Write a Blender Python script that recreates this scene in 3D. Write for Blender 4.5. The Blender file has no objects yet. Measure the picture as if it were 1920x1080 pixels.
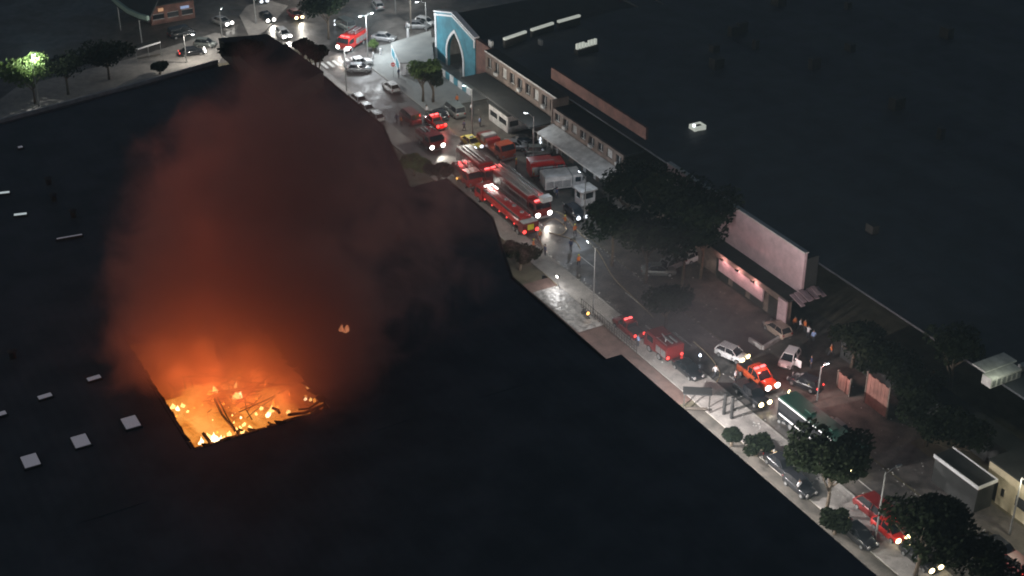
import bpy, bmesh, math, random
from mathutils import Vector, Matrix
rnd = random.Random(7)
sc = bpy.context.scene
C = sc.collection

# ------------------------------------------------------------------ camera
FPX, TH, PH, DIST = 2800.0, math.radians(30), math.radians(29.2), 190.0
F2 = Vector((-math.cos(PH), math.sin(PH), 0))
R2 = Vector((math.sin(PH), math.cos(PH), 0))
CAM = Vector((math.cos(PH)*DIST*math.cos(TH), -math.sin(PH)*DIST*math.cos(TH), DIST*math.sin(TH)))
FW = Vector((F2.x*math.cos(TH), F2.y*math.cos(TH), -math.sin(TH)))
UP = R2.cross(FW)
cd = bpy.data.cameras.new('camera'); cam = bpy.data.objects.new('camera', cd); C.objects.link(cam)
cd.sensor_width = 36; cd.lens = 36*FPX/1920; cd.clip_start = 1; cd.clip_end = 3000
M = Matrix((R2, UP, -FW)).transposed().to_4x4(); M.translation = CAM
cam.matrix_world = M
sc.camera = cam

# ------------------------------------------------------------------ night sky, moon, exposure
w = bpy.data.worlds.new('World'); sc.world = w; w.use_nodes = True
nt = w.node_tree; bg = nt.nodes['Background']
sky = nt.nodes.new('ShaderNodeTexSky'); sky.sky_type = 'NISHITA'; sky.sun_disc = False
sky.sun_elevation = math.radians(24); sky.sun_rotation = math.radians(200)
nt.links.new(sky.outputs[0], bg.inputs[0]); bg.inputs[1].default_value = 0.019
sd = bpy.data.lights.new('moon', 'SUN'); sd.energy = 0.012; sd.angle = math.radians(0.5); sd.color = (0.8, 0.88, 1.0)
so = bpy.data.objects.new('moon', sd); C.objects.link(so)
so.rotation_euler = (math.radians(66), 0, math.radians(160))
sc.view_settings.view_transform = 'Standard'; sc.view_settings.look = 'None'
sc.view_settings.exposure = 0; sc.view_settings.gamma = 1; sc.view_settings.use_curve_mapping = False
cy = sc.cycles
cy.use_denoising = True; cy.max_bounces = 5; cy.diffuse_bounces = 2; cy.glossy_bounces = 2
cy.volume_bounces = 1; cy.filter_width = 1.9; cy.transparent_max_bounces = 8; cy.sample_clamp_indirect = 4; cy.sample_clamp_direct = 0
cy.volume_step_rate = 1.6; cy.volume_max_steps = 64; cy.use_light_tree = True; cy.caustics_reflective = False; cy.caustics_refractive = False

# ------------------------------------------------------------------ helpers
def at(px, py, z=0.0):
    """where the line of sight through a spot of the photograph meets the level z"""
    d = FW*FPX + R2*(px-960) - UP*(py-540)
    return CAM + d*((z-CAM.z)/d.z)

def mat(name, col, rough=0.7, metal=0.0, noise=0.0, scale=3.0, bump=0.0, col2=None, spec=0.5, coat=0.0, trans=0.0):
    m = bpy.data.materials.new(name); m.use_nodes = True
    n, l = m.node_tree.nodes, m.node_tree.links
    b = n['Principled BSDF']
    b.inputs['Base Color'].default_value = (*col, 1); b.inputs['Roughness'].default_value = rough
    b.inputs['Metallic'].default_value = metal; b.inputs['Specular IOR Level'].default_value = spec
    b.inputs['Coat Weight'].default_value = coat
    tc = n.new('ShaderNodeTexCoord')
    no = n.new('ShaderNodeTexNoise'); no.inputs['Scale'].default_value = scale
    no.inputs['Detail'].default_value = 6; no.inputs['Roughness'].default_value = 0.65
    l.new(tc.outputs['Object'], no.inputs['Vector'])
    cr = n.new('ShaderNodeValToRGB')
    c2 = col2 or tuple(c*(1-noise) for c in col); c1 = tuple(min(1, c*(1+noise*0.6)) for c in col)
    cr.color_ramp.elements[0].position = 0.32; cr.color_ramp.elements[0].color = (*c2, 1)
    cr.color_ramp.elements[1].position = 0.68; cr.color_ramp.elements[1].color = (*c1, 1)
    l.new(no.outputs[0], cr.inputs[0]); l.new(cr.outputs[0], b.inputs['Base Color'])
    if trans:
        tl = n.new('ShaderNodeBsdfTranslucent'); ms = n.new('ShaderNodeMixShader'); ms.inputs[0].default_value = trans
        l.new(cr.outputs[0], tl.inputs[0]); l.new(b.outputs[0], ms.inputs[1]); l.new(tl.outputs[0], ms.inputs[2]); l.new(ms.outputs[0], n['Material Output'].inputs[0])
    if bump:
        bp = n.new('ShaderNodeBump'); bp.inputs['Strength'].default_value = bump; bp.inputs['Distance'].default_value = 0.1
        l.new(no.outputs[0], bp.inputs['Height']); l.new(bp.outputs[0], b.inputs['Normal'])
    return m

def glow(name, col, s, sample='NONE'):
    m = bpy.data.materials.new(name); m.use_nodes = True
    n, l = m.node_tree.nodes, m.node_tree.links
    b = n['Principled BSDF']; b.inputs['Base Color'].default_value = (*[c*0.5 for c in col], 1)
    b.inputs['Emission Color'].default_value = (*col, 1); b.inputs['Emission Strength'].default_value = s
    m.cycles.emission_sampling = sample
    return m

def ground_mat(name, ca, cb, scale, rough=0.8, wet=False, patch=0.12):
    """two-scale mottled paving with darker patches, tyre tracks and grit"""
    m = bpy.data.materials.new(name); m.use_nodes = True
    n, l = m.node_tree.nodes, m.node_tree.links; b = n['Principled BSDF']
    tc = n.new('ShaderNodeTexCoord')
    def nz(s, d=6, dist=0.0, r=0.6):
        x = n.new('ShaderNodeTexNoise'); x.inputs['Scale'].default_value = s; x.inputs['Detail'].default_value = d
        x.inputs['Distortion'].default_value = dist; x.inputs['Roughness'].default_value = r; l.new(tc.outputs['Object'], x.inputs['Vector']); return x.outputs[0]
    big, mid, fine = nz(patch, 4, 0.8), nz(scale, 5, 0.3), nz(6, 3)
    mx = n.new('ShaderNodeMath'); mx.operation = 'MULTIPLY_ADD'; l.new(mid, mx.inputs[0]); mx.inputs[1].default_value = 0.5
    ad = n.new('ShaderNodeMath'); ad.operation = 'MULTIPLY_ADD'; l.new(fine, ad.inputs[0]); ad.inputs[1].default_value = 0.2
    hb = n.new('ShaderNodeMath'); hb.operation = 'MULTIPLY'; l.new(big, hb.inputs[0]); hb.inputs[1].default_value = 0.45
    l.new(hb.outputs[0], ad.inputs[2]); l.new(ad.outputs[0], mx.inputs[2])
    cr = n.new('ShaderNodeValToRGB'); cr.color_ramp.elements[0].position = 0.42; cr.color_ramp.elements[1].position = 0.72
    cr.color_ramp.elements[0].color = (*ca, 1); cr.color_ramp.elements[1].color = (*cb, 1)
    l.new(mx.outputs[0], cr.inputs[0]); l.new(cr.outputs[0], b.inputs['Base Color'])
    if wet:
        rr = n.new('ShaderNodeMapRange'); rr.inputs[1].default_value = 0.4; rr.inputs[2].default_value = 0.62
        rr.inputs[3].default_value = 0.32; rr.inputs[4].default_value = rough
        l.new(big, rr.inputs[0]); l.new(rr.outputs[0], b.inputs['Roughness'])
    else: b.inputs['Roughness'].default_value = rough
    bp = n.new('ShaderNodeBump'); bp.inputs['Strength'].default_value = 0.5; bp.inputs['Distance'].default_value = 0.06
    l.new(mid, bp.inputs['Height']); l.new(bp.outputs[0], b.inputs['Normal'])
    return m

def stripes(name, ca, cb, per, axis='Y', rough=0.6, metal=0.0, bump=0.25):
    """corrugated sheet: profile relief plus uneven weathering"""
    m = bpy.data.materials.new(name); m.use_nodes = True
    n, l = m.node_tree.nodes, m.node_tree.links; b = n['Principled BSDF']
    tc = n.new('ShaderNodeTexCoord'); wv = n.new('ShaderNodeTexWave'); wv.bands_direction = axis
    wv.inputs['Scale'].default_value = 6.283/per/20; wv.inputs['Distortion'].default_value = 0.05
    l.new(tc.outputs['Object'], wv.inputs['Vector'])
    no = n.new('ShaderNodeTexNoise'); no.inputs['Scale'].default_value = 0.25; no.inputs['Detail'].default_value = 8
    l.new(tc.outputs['Object'], no.inputs['Vector'])
    cr = n.new('ShaderNodeValToRGB'); cr.color_ramp.elements[0].position = 0.35; cr.color_ramp.elements[1].position = 0.65
    cr.color_ramp.elements[0].color = (*ca, 1); cr.color_ramp.elements[1].color = (*cb, 1)
    l.new(no.outputs[0], cr.inputs[0]); l.new(cr.outputs[0], b.inputs['Base Color'])
    bp = n.new('ShaderNodeBump'); bp.inputs['Strength'].default_value = bump; bp.inputs['Distance'].default_value = 0.05
    l.new(wv.outputs[0], bp.inputs['Height']); l.new(bp.outputs[0], b.inputs['Normal'])
    b.inputs['Roughness'].default_value = rough; b.inputs['Metallic'].default_value = metal
    return m

MT = dict(
    asphalt=ground_mat('wet_asphalt', (0.026, 0.025, 0.024), (0.15, 0.138, 0.13), 0.7, 0.75, True),
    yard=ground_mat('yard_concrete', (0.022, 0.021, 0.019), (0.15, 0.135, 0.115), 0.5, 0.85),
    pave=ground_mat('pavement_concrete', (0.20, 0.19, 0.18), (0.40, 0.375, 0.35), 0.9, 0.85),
    plaza=ground_mat('pale_plaza_concrete', (0.19, 0.20, 0.195), (0.29, 0.30, 0.29), 0.6, 0.8),
    earth=ground_mat('dry_earth_and_grass', (0.06, 0.055, 0.035), (0.17, 0.15, 0.105), 0.45, 0.95),
    mud=mat('wet_mud_and_ash', (0.30, 0.29, 0.28), 0.38, noise=0.6, scale=1.6, bump=0.8),
    brickp=ground_mat('red_brown_paving', (0.09, 0.06, 0.05), (0.2, 0.13, 0.11), 0.8, 0.9),
    kerb=mat('kerb_stone', (0.33, 0.32, 0.30), 0.85, noise=0.3, scale=2),
    paint=mat('road_paint', (0.6, 0.6, 0.58), 0.7, noise=0.5, scale=3),
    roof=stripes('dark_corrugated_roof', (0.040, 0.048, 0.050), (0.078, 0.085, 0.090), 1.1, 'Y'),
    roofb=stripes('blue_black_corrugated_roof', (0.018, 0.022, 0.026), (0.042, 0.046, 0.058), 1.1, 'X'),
    tar=mat('tar_roofing', (0.03, 0.032, 0.032), 0.9, noise=0.4, scale=0.6, bump=0.4),
    wall=mat('grey_render', (0.22, 0.21, 0.2), 0.85, noise=0.3, scale=0.8),
    brick=mat('red_brown_render', (0.19, 0.095, 0.075), 0.85, noise=0.5, scale=0.6, bump=.3),
    brown=mat('brown_grey_render', (0.19, 0.145, 0.12), 0.85, noise=0.6, scale=0.55, bump=.3),
    pink=mat('pink_lit_pale_wall', (0.54, 0.40, 0.42), 0.8, noise=0.22, scale=0.9),  # pale wall with the pink glow worked into its colour
    cream=mat('cream_painted_wall', (0.56, 0.49, 0.34), 0.8, noise=0.2, scale=0.8),
    blue=mat('sky_blue_painted_wall', (0.06, 0.26, 0.34), 0.75, noise=0.4, scale=0.45),
    white=mat('white_paint', (0.78, 0.79, 0.80), 0.6, noise=0.12, scale=1.5),
    grime=mat('grimy_white_paint', (0.5, 0.5, 0.48), 0.7, noise=0.35, scale=1.0),
    steel=mat('galvanised_steel', (0.36, 0.37, 0.37), 0.45, 0.6, noise=0.3, scale=4),
    dsteel=mat('dark_steel', (0.06, 0.055, 0.05), 0.6, 0.3, noise=0.4, scale=4),
    char=mat('charred_steel', (0.015, 0.012, 0.01), 0.9, noise=0.5, scale=3),
    rubber=mat('tyre_rubber', (0.02, 0.02, 0.02), 0.85, noise=0.2, scale=10),
    glass=mat('dark_vehicle_glass', (0.012, 0.014, 0.017), 0.08, noise=0.1, scale=1, spec=0.8),
    win=mat('dark_window_glass', (0.018, 0.02, 0.024), 0.12, noise=0.2, scale=2, spec=0.8),
    trim=mat('black_trim', (0.03, 0.03, 0.03), 0.6, noise=0.2, scale=8),
    bark=mat('bark', (0.11, 0.085, 0.06), 0.95, noise=0.5, scale=4, bump=0.5),
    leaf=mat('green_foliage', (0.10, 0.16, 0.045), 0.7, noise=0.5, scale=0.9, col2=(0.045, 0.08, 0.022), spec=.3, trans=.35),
    leaf_shaded=mat('shaded_foliage', (0.010, 0.015, 0.007), 0.85, noise=0.5, scale=0.9, spec=.05, trans=.15),  # foliage darkened in colour to stand for crowns in shade
    wood=mat('weathered_pole', (0.10, 0.085, 0.07), 0.9, noise=0.4, scale=3),
    red=mat('fire_red_paint', (0.42, 0.018, 0.014), 0.3, noise=0.15, scale=2, coat=0.5),
    dred=mat('dark_red_paint', (0.16, 0.012, 0.012), 0.35, noise=0.15, scale=2, coat=0.5),
    cwhite=mat('white_car_paint', (0.74, 0.75, 0.75), 0.3, noise=0.05, scale=2, coat=0.5),
    silver=mat('silver_car_paint', (0.42, 0.43, 0.44), 0.3, 0.5, noise=0.08, scale=2, coat=0.5),
    grey=mat('grey_green_car_paint', (0.17, 0.19, 0.18), 0.35, 0.3, noise=0.08, scale=2, coat=0.5),
    black=mat('black_car_paint', (0.018, 0.019, 0.022), 0.25, noise=0.1, scale=2, coat=0.6),
    tan=mat('beige_car_paint', (0.42, 0.34, 0.27), 0.35, 0.2, noise=0.08, scale=2, coat=0.5),
    yellow=mat('taxi_yellow_paint', (0.62, 0.52, 0.06), 0.35, noise=0.08, scale=2, coat=0.5),
    orange=mat('orange_red_paint', (0.50, 0.08, 0.025), 0.35, noise=0.1, scale=2, coat=0.5),
    green=mat('bus_green_paint', (0.012, 0.06, 0.04), 0.5, noise=0.2, scale=1.5, coat=0.3),
    yplate=mat('yellow_plate', (0.62, 0.60, 0.03), 0.5, noise=0.15, scale=3),
    skin=mat('skin', (0.32, 0.19, 0.13), 0.6, noise=0.1),
    hair=mat('dark_hair', (0.02, 0.016, 0.012), 0.8, noise=0.2),
    shirt1=mat('white_shirt', (0.6, 0.6, 0.62), 0.85, noise=0.1), shirt2=mat('navy_shirt', (0.03, 0.04, 0.10), 0.85, noise=0.1),
    shirt3=mat('orange_jacket', (0.55, 0.15, 0.04), 0.85, noise=0.1), shirt4=mat('pale_blue_shirt', (0.25, 0.36, 0.6), 0.85, noise=0.1),
    trous=mat('dark_trousers', (0.035, 0.035, 0.045), 0.85, noise=0.1),
    hose=mat('fire_hose_canvas', (0.30, 0.24, 0.15), 0.8, noise=0.3, scale=5),
    lampoff=mat('unlit_lamp_lens', (0.3, 0.3, 0.3), 0.2, noise=0.1),
    tailoff=mat('unlit_tail_lens', (0.22, 0.01, 0.01), 0.25, noise=0.1),
)
G_ = dict(head=glow('lit_headlamp', (1, 0.96, 0.88), 14), warm=glow('lit_warm_headlamp', (1, 0.80, 0.42), 8),
          tail=glow('lit_tail_lamp', (1, 0.06, 0.05), 3.0), beacon=glow('lit_red_beacon', (1, 0.10, 0.10), 4.5), bluebeacon=glow('lit_white_beacon', (0.75, 0.85, 1.0), 9),
          lamp=glow('lit_street_lamp', (0.9, 0.97, 1.0), 12), sky1=glow('rooflight_glow', (0.84, 0.84, 0.95), 0.125), sky2=glow('bright_rooflight_glow', (0.86, 0.98, 1.0), 0.5),
          bar=glow('ridge_light_glow', (0.9, 0.95, 0.84), 0.42), amber=glow('amber_marker', (1, 0.5, 0.12), 4), dot=glow('cool_white_lamp', (0.85, 0.92, 1.0), 3), strip=glow('white_work_light', (1, 0.93, 0.88), 6))

class MB:
    def __init__(s): s.v, s.f, s.m = [], [], []
    def add(s, vs, fs, mi=0):
        o = len(s.v); s.v += [tuple(p) for p in vs]; s.f += [tuple(i+o for i in f) for f in fs]; s.m += [mi]*len(fs); return s
    def box(s, x0, x1, y0, y1, z0, z1, mi=0, tf=None):
        vs = [Vector(p) for p in ((x0,y0,z0),(x1,y0,z0),(x1,y1,z0),(x0,y1,z0),(x0,y0,z1),(x1,y0,z1),(x1,y1,z1),(x0,y1,z1))]
        if tf: vs = [tf @ p for p in vs]
        return s.add(vs, [(3,2,1,0),(4,5,6,7),(0,1,5,4),(1,2,6,5),(2,3,7,6),(3,0,4,7)], mi)
    def prism(s, poly, z0, z1, mi=0):
        n = len(poly); vs = [(p[0], p[1], z0) for p in poly] + [(p[0], p[1], z1) for p in poly]
        return s.add(vs, [tuple(range(n-1, -1, -1)), tuple(range(n, 2*n))] + [(i, (i+1) % n, n+(i+1) % n, n+i) for i in range(n)], mi)
    def loft(s, rings, mi=0, cap=True):
        n = len(rings[0]); vs = [p for r in rings for p in r]; fs = []
        for k in range(len(rings)-1):
            fs += [(k*n+i, k*n+(i+1) % n, (k+1)*n+(i+1) % n, (k+1)*n+i) for i in range(n)]
        if cap: fs += [tuple(range(n-1, -1, -1)), tuple(range((len(rings)-1)*n, len(rings)*n))]
        return s.add(vs, fs, mi)
    def tube(s, pts, rad, n=6, mi=0):
        pts = [Vector(p) for p in pts]; rs = rad if isinstance(rad, (list, tuple)) else [rad]*len(pts); rings = []
        for i, p in enumerate(pts):
            d = (pts[min(i+1, len(pts)-1)] - pts[max(i-1, 0)]).normalized()
            a = d.orthogonal().normalized() if abs(d.z) < 0.99 else Vector((1, 0, 0)); b = d.cross(a).normalized(); a = b.cross(d)
            rings.append([p + (a*math.cos(t) + b*math.sin(t))*rs[i] for t in [2*math.pi*k/n for k in range(n)]])
        return s.loft(rings, mi)
    def mesh(s, name, mats, smooth=False):
        me = bpy.data.meshes.new(name); me.from_pydata(s.v, [], s.f)
        for m in mats: me.materials.append(m)
        me.polygons.foreach_set('material_index', s.m)
        bm = bmesh.new(); bm.from_mesh(me); bmesh.ops.recalc_face_normals(bm, faces=bm.faces); bm.to_mesh(me); bm.free()
        if smooth:
            me.polygons.foreach_set('use_smooth', [True]*len(me.polygons))
        me.update(); return me
    def obj(s, name, mats, parent=None, smooth=False):
        if not isinstance(mats, (list, tuple)): mats = [mats]
        return link(name, s.mesh(name, mats, smooth), parent)

def link(name, data, parent=None):
    o = bpy.data.objects.new(name, data); C.objects.link(o)
    if parent: o.parent = parent
    return o
def tag(o, label, cat, group=None):
    o['label'] = label; o['category'] = cat
    if group: o['group'] = group
    return o
def thing(name, label, cat, loc=(0, 0, 0), rz=0.0, group=None):
    o = link(name, None); o.location = loc; o.rotation_euler = (0, 0, rz); o.empty_display_size = 0.5
    return tag(o, label, cat, group)
def struct(o, kind='structure'): o['kind'] = kind; return o
def light(name, loc, col, watts, parent=None, kind='POINT', radius=0.15, rot=None, spot=None):
    l = bpy.data.lights.new(name, kind); l.color = col; l.energy = watts
    l.shadow_soft_size = radius
    if spot: l.spot_size = math.radians(spot); l.spot_blend = 0.8
    o = bpy.data.objects.new(name, l); C.objects.link(o); o.location = loc
    if rot: o.rotation_euler = rot
    if parent: o.parent = parent
    return o

# ================================================================== LARGE STRUCTURE: ground
MB().add([(-900, -700, 0), (500, -700, 0), (500, 900, 0), (-900, 900, 0)], [(0, 1, 2, 3)]).obj('ground', MT['earth'])
struct(bpy.data.objects['ground'])
def sheet(name, poly, z, m):
    return struct(MB().add([(p[0], p[1], z) for p in poly], [tuple(range(len(poly)))]).obj(name, m))
sheet('road', [(-240, 8.4), (140, 8.4), (140, 15.6), (-240, 15.6)], 0.008, MT['asphalt'])
sheet('junction_road', [(-200, -60), (-92, -60), (-92, 8.4), (-86, 8.4), (-86, 15.6), (-81, 15.6), (-90, 90), (-200, 90)], 0.012, MT['asphalt'])
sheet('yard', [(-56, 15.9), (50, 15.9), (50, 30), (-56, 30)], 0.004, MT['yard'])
sheet('wide_road', [(50, 15.9), (140, 15.9), (140, 21.2), (50, 21.2)], 0.004, MT['asphalt'])
def kerbed(name, poly, m, h=0.12):
    return struct(MB().prism(poly, -0.2, h).obj(name, m))
kerbed('pavement', [(-84, 5.4), (140, 5.4), (140, 9.6), (21, 9.6), (16, 8.2), (-84, 8.2)], MT['pave'])
for x0, x1 in [(k*5.0-84, k*5.0-79.02) for k in range(44)]:
    yk = 8.2 if x0 < 14 else 9.6
    struct(MB().box(x0, x1, yk, yk+.2, -0.2, 0.135).obj('kerb', MT['kerb']))
kerbed('plaza', [(-79, 15.8), (-56, 15.8), (-56, 40), (-80, 40), (-86, 30), (-86, 21)], MT['plaza'])
for k in range(5):
    struct(MB().box(-79+4.6*k, -74.42+4.6*k, 15.6, 15.79, -0.2, 0.14).obj('kerb', MT['kerb']))
isl = [at(449, 30), at(463, 12), at(500, 0), at(540, 12), at(497, 60), at(470, 74)]
kerbed('traffic_island', [(p.x, p.y) for p in isl], MT['pave'])
kerbed('far_pavement', [tuple(at(x, y).xy) for x, y in ((-60, 232), (30, 165), (240, 112), (405, 62), (440, 75), (410, 118), (52, 219), (-60, 250))], MT['pave'], 0.1)
for k in range(14):   # worn lane dashes
    sheet('lane_marking', [(-80+k*11, 11.9), (-76.5+k*11, 11.9), (-76.5+k*11, 12.02), (-80+k*11, 12.02)], 0.014, MT['paint'])
for k in range(6):
    sheet('crossing_marking', [(-83.6, 8.9+k*1.1), (-80.8, 8.9+k*1.1), (-80.8, 9.45+k*1.1), (-83.6, 9.45+k*1.1)], 0.018, MT['paint'])
# ridged ground of the empty lots
def rough_patch(name, x0, x1, y0, y1, z, m, amp=0.25, st=0.7):
    b = MB(); nx, ny = int((x1-x0)/st), int((y1-y0)/st); r = random.Random(len(name))
    vs = [(x0+(x1-x0)*i/nx, y0+(y1-y0)*j/ny, z+(r.random()*amp if 0 < i < nx and 0 < j < ny else 0)) for j in range(ny+1) for i in range(nx+1)]
    b.add(vs, [(j*(nx+1)+i, j*(nx+1)+i+1, (j+1)*(nx+1)+i+1, (j+1)*(nx+1)+i) for j in range(ny) for i in range(nx)])
    return struct(b.obj(name, m, smooth=True))
rough_patch('vacant_lot_ground', -45, -1, -9, 5.3, 0.02, MT['earth'])
kerbed('forecourt', [(0, -2), (13, -7.2), (32, -7.2), (32, 5.3), (0, 5.3)], MT['brickp'], 0.06)
rough_patch('wet_mud', 2.5, 13.5, 1.6, 5.35, 0.14, MT['mud'], 0.22, 0.22)
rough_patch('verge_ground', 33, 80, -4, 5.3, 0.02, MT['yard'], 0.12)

# ================================================================== buildings
# ---- burning warehouse
ZR = 10.0
wh = thing('warehouse', 'huge black-roofed warehouse with a fire burning through its roof', 'warehouse')
HX0, HX1, HY0, HY1 = 4.0, 27.2, -50.2, -36.0     # the burnt hole
OUT = [(-64, -150), (140, -150), (140, -2.0)]
def slab(name, poly, m, z=ZR, t=0.35, parent=wh): return MB().prism(poly, z-t, z).obj(name, m, parent)
YA = -76.0
# roof bays run across the hall; each bay is one roof panel with a shallow fold
edge = [(-58.5, -60), (-61.5, -45), (-67.3, -14)]
def left_u(v):  # skew rear edge of the hall
    return -60.5 + (-45 - v)*0.18 if v < -14 else -66.1
for v0 in [-150, -136, -122, -108, -94, -80, -66, HY0, HY1, -26, -14]:
    i = [-150, -136, -122, -108, -94, -80, -66, HY0, HY1, -26, -14].index(v0)
    v1 = [-136, -122, -108, -94, -80, -66, HY0, HY1, -26, -14, -7.2][i]
    spans = [(None, HX0), (HX1, 33)] if v0 == HY0 else [(None, 33)]
    for a, b_ in spans:
        a0 = left_u(v0) if a is None else a; a1 = left_u(v1) if a is None else a
        vm = (v0+v1)/2; am = (a0+a1)/2
        rise = 0.0 if v0 == HY0 else 0.1
        m_ = MB()
        vs = [(a0, v0, ZR), (b_, v0, ZR), (b_, vm, ZR+rise), (am, vm, ZR+rise), (b_, v1, ZR), (a1, v1, ZR)]
        vs += [(x, y, z-0.3) for x, y, z in vs]
        m_.add(vs, [(0, 1, 2, 3), (3, 2, 4, 5), (6, 9, 8, 7), (9, 11, 10, 8), (0, 3, 9, 6), (3, 5, 11, 9), (1, 7, 8, 2), (2, 8, 10, 4), (0, 6, 7, 1), (4, 10, 11, 5)])
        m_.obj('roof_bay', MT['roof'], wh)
slab('roof_bay', [(-66.1, -7.2), (-14, -7.2), (-14, -7.1), (-33, -2.0), (-70, -2.0)], MT['roof'])
slab('roof_bay', [(-13.99, -7.2), (13, -7.2), (-1, -2.0), (-13.99, -2.0)], MT['roof'])
for (x0, x1, y0, y1) in [(-70, -33.5, -2.4, -2.1), (-13.5, -1.5, -2.4, -2.1), (13, 33, -7.6, -7.3), (32.6, 32.9, -30, -7.6), (-13.9, -13.6, -7.2, -2.5)]:
    MB().box(x0, x1, y0, y1, 0, ZR-0.36).obj('wall', MT['tar'], wh)
def bar3(name, p, q, h, t, m, parent):
    p, q = Vector(p), Vector(q); d = (q-p).normalized(); s = Vector((-d.y, d.x, 0))*t/2
    vs = [p-s, q-s, q+s, p+s]; return MB().add([(*v.xy, p.z if i in (0, 3) else q.z) for i, v in enumerate(vs)] + [(*v.xy, (p.z if i in (0, 3) else q.z)+h) for i, v in enumerate(vs)],
        [(3, 2, 1, 0), (4, 5, 6, 7), (0, 1, 5, 4), (1, 2, 6, 5), (2, 3, 7, 6), (3, 0, 4, 7)]).obj(name, m, parent)
pts = [at(-120, 262, ZR), at(48, 217, ZR), at(140, 192, ZR), at(250, 163, ZR), at(408, 118, ZR)]
for p, q in zip(pts, pts[1:]): bar3('parapet', p, q, 0.5, 0.35, MT['grime'], wh)  # pale colour stands in for lamplight along this parapet
for p, q in (((-70, -2.1, ZR), (-33, -2.1, ZR)), ((-13.9, -2.1, ZR), (-1, -2.1, ZR)), ((13, -7.3, ZR), (33, -7.3, ZR)), ((-33, -2.2, ZR), (-14, -7.3, ZR)), ((-1, -2.2, ZR), (13, -7.3, ZR))):
    bar3('parapet', p, q, 0.12, 0.3, MT['tar'], wh)
for p, q in (((-33, -2.4, 0), (-14, -7.4, 0)), ((-1, -2.4, 0), (13, -7.5, 0))): bar3('wall', p, q, ZR-.36, .3, MT['tar'], wh)
# wall below the skew edge
for p, q in zip(pts, pts[1:]): bar3('wall', (p.x, p.y, 0), (q.x, q.y, 0), ZR-0.01, 0.3, MT['wall'], wh)
# rooflights
def rooflight(px, py, L, Wd, m, z=ZR, parent=wh, rz=0.0, name='skylight'):
    c = at(px, py, z+0.32); T = Matrix.Translation((c.x, c.y, 0)) @ Matrix.Rotation(rz, 4, 'Z')
    fr = MB().box(-L/2-.12, L/2+.12, -Wd/2-.12, Wd/2+.12, z-0.1, z+0.27, tf=T).obj(name, MT['dsteel'], parent)
    MB().box(-L/2, L/2, -Wd/2, Wd/2, z+0.275, z+0.32, tf=T).obj('pane', m, fr)
for px, py in ((57, 863), (151, 826), (245, 791)): rooflight(px, py, 1.95, 1.45, G_['sky1'])
for px, py in ((84, 742), (176, 708), (-2, 776)): rooflight(px, py, 0.62, 1.35, G_['sky1'], rz=0.05)
rooflight(38, 401, 0.45, 1.5, G_['sky2'], rz=-0.25); rooflight(3, 361, 0.45, 1.9, G_['sky2'], rz=-0.25)
rooflight(130, 443, 0.2, 3.0, G_['sky1'], rz=-0.12); rooflight(38, 275, 0.5, 0.6, G_['sky1'])
# roof vents and duct runs that give the black roof its relief
for k in range(26):
    x = rnd.uniform(-52, 28); y = rnd.uniform(-100, -10)
    if HX0-3 < x < HX1+3 and HY0-3 < y < HY1+3: continue
    MB().tube([(x, y, ZR-.2), (x, y, ZR+.9)], 0.35, 8).tube([(x, y, ZR+.9), (x, y, ZR+1.1)], [0.55, 0.2], 8).obj('roof_vent', MT['dsteel'], wh)
# torn roof edge round the hole
rr = random.Random(3)
def torn(p, q, n, inward, amp):
    p, q = Vector(p), Vector(q); inw = Vector(inward)
    for k in range(n):
        a = p.lerp(q, k/n); b = p.lerp(q, (k+1)/n - 0.004); d1, d2 = rr.uniform(0.1, amp), rr.uniform(0.1, amp)
        z1, z2 = -rr.uniform(0, .7)*d1, -rr.uniform(0, .7)*d2
        vs = [a-inw*.3, b-inw*.3, b+inw*d2+Vector((0, 0, z2)), a+inw*d1+Vector((0, 0, z1))]
        MB().add([v+Vector((0, 0, .02)) for v in vs]+[v-Vector((0, 0, .1)) for v in vs], [(0, 1, 2, 3), (7, 6, 5, 4), (0, 4, 5, 1), (1, 5, 6, 2), (2, 6, 7, 3), (3, 7, 4, 0)]).obj('torn_roof_sheet', MT['char'], wh)
torn((HX1, HY0, ZR), (HX1, HY1, ZR), 15, (-1, 0, 0), 0.9)
torn((HX0, HY0, ZR), (HX1, HY0, ZR), 16, (0, 1, 0), 0.35)
torn((HX0, HY1, ZR), (HX1, HY1, ZR), 16, (0, -1, 0), .9)
torn((HX0, HY0, ZR), (HX0, HY1, ZR), 12, (1, 0, 0), 1.6)
# hanging and fallen roof members
def member(p, q, r=0.14): MB().tube([p, Vector(p).lerp(Vector(q), .5)+Vector((rr.uniform(-.4, .4), rr.uniform(-.4, .4), rr.uniform(-.5, .2))), q], r, 5).obj('roof_beam', MT['char'], wh)
for k in range(16):
    y = rr.uniform(HY0+.5, HY0+9.5); member((HX1+.2, y, ZR-.1), (HX1-rr.uniform(1.2, 4.2), y+rr.uniform(-1.6, 1.6), rr.uniform(7.2, 9.0)), rr.uniform(.10, .22))
member(at(402, 748, 8.6), at(441, 808, 9.4), .13); member(at(408, 745, 8.4), at(446, 812, 9.3), .08)
member(at(510, 765, 9.2), at(524, 774, 9.2), .16); member(at(540, 778, 9.4), at(612, 757, 9.7), .16); member(at(560, 768, 9.3), at(600, 752, 9.6), .1)
for k in range(34):
    member((rr.uniform(10, 24), rr.uniform(-48, -35), rr.uniform(7.3, 8.2)), (rr.uniform(10, 25), rr.uniform(-48, -35), rr.uniform(7.4, 8.6)), rr.uniform(.03, .07))

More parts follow.
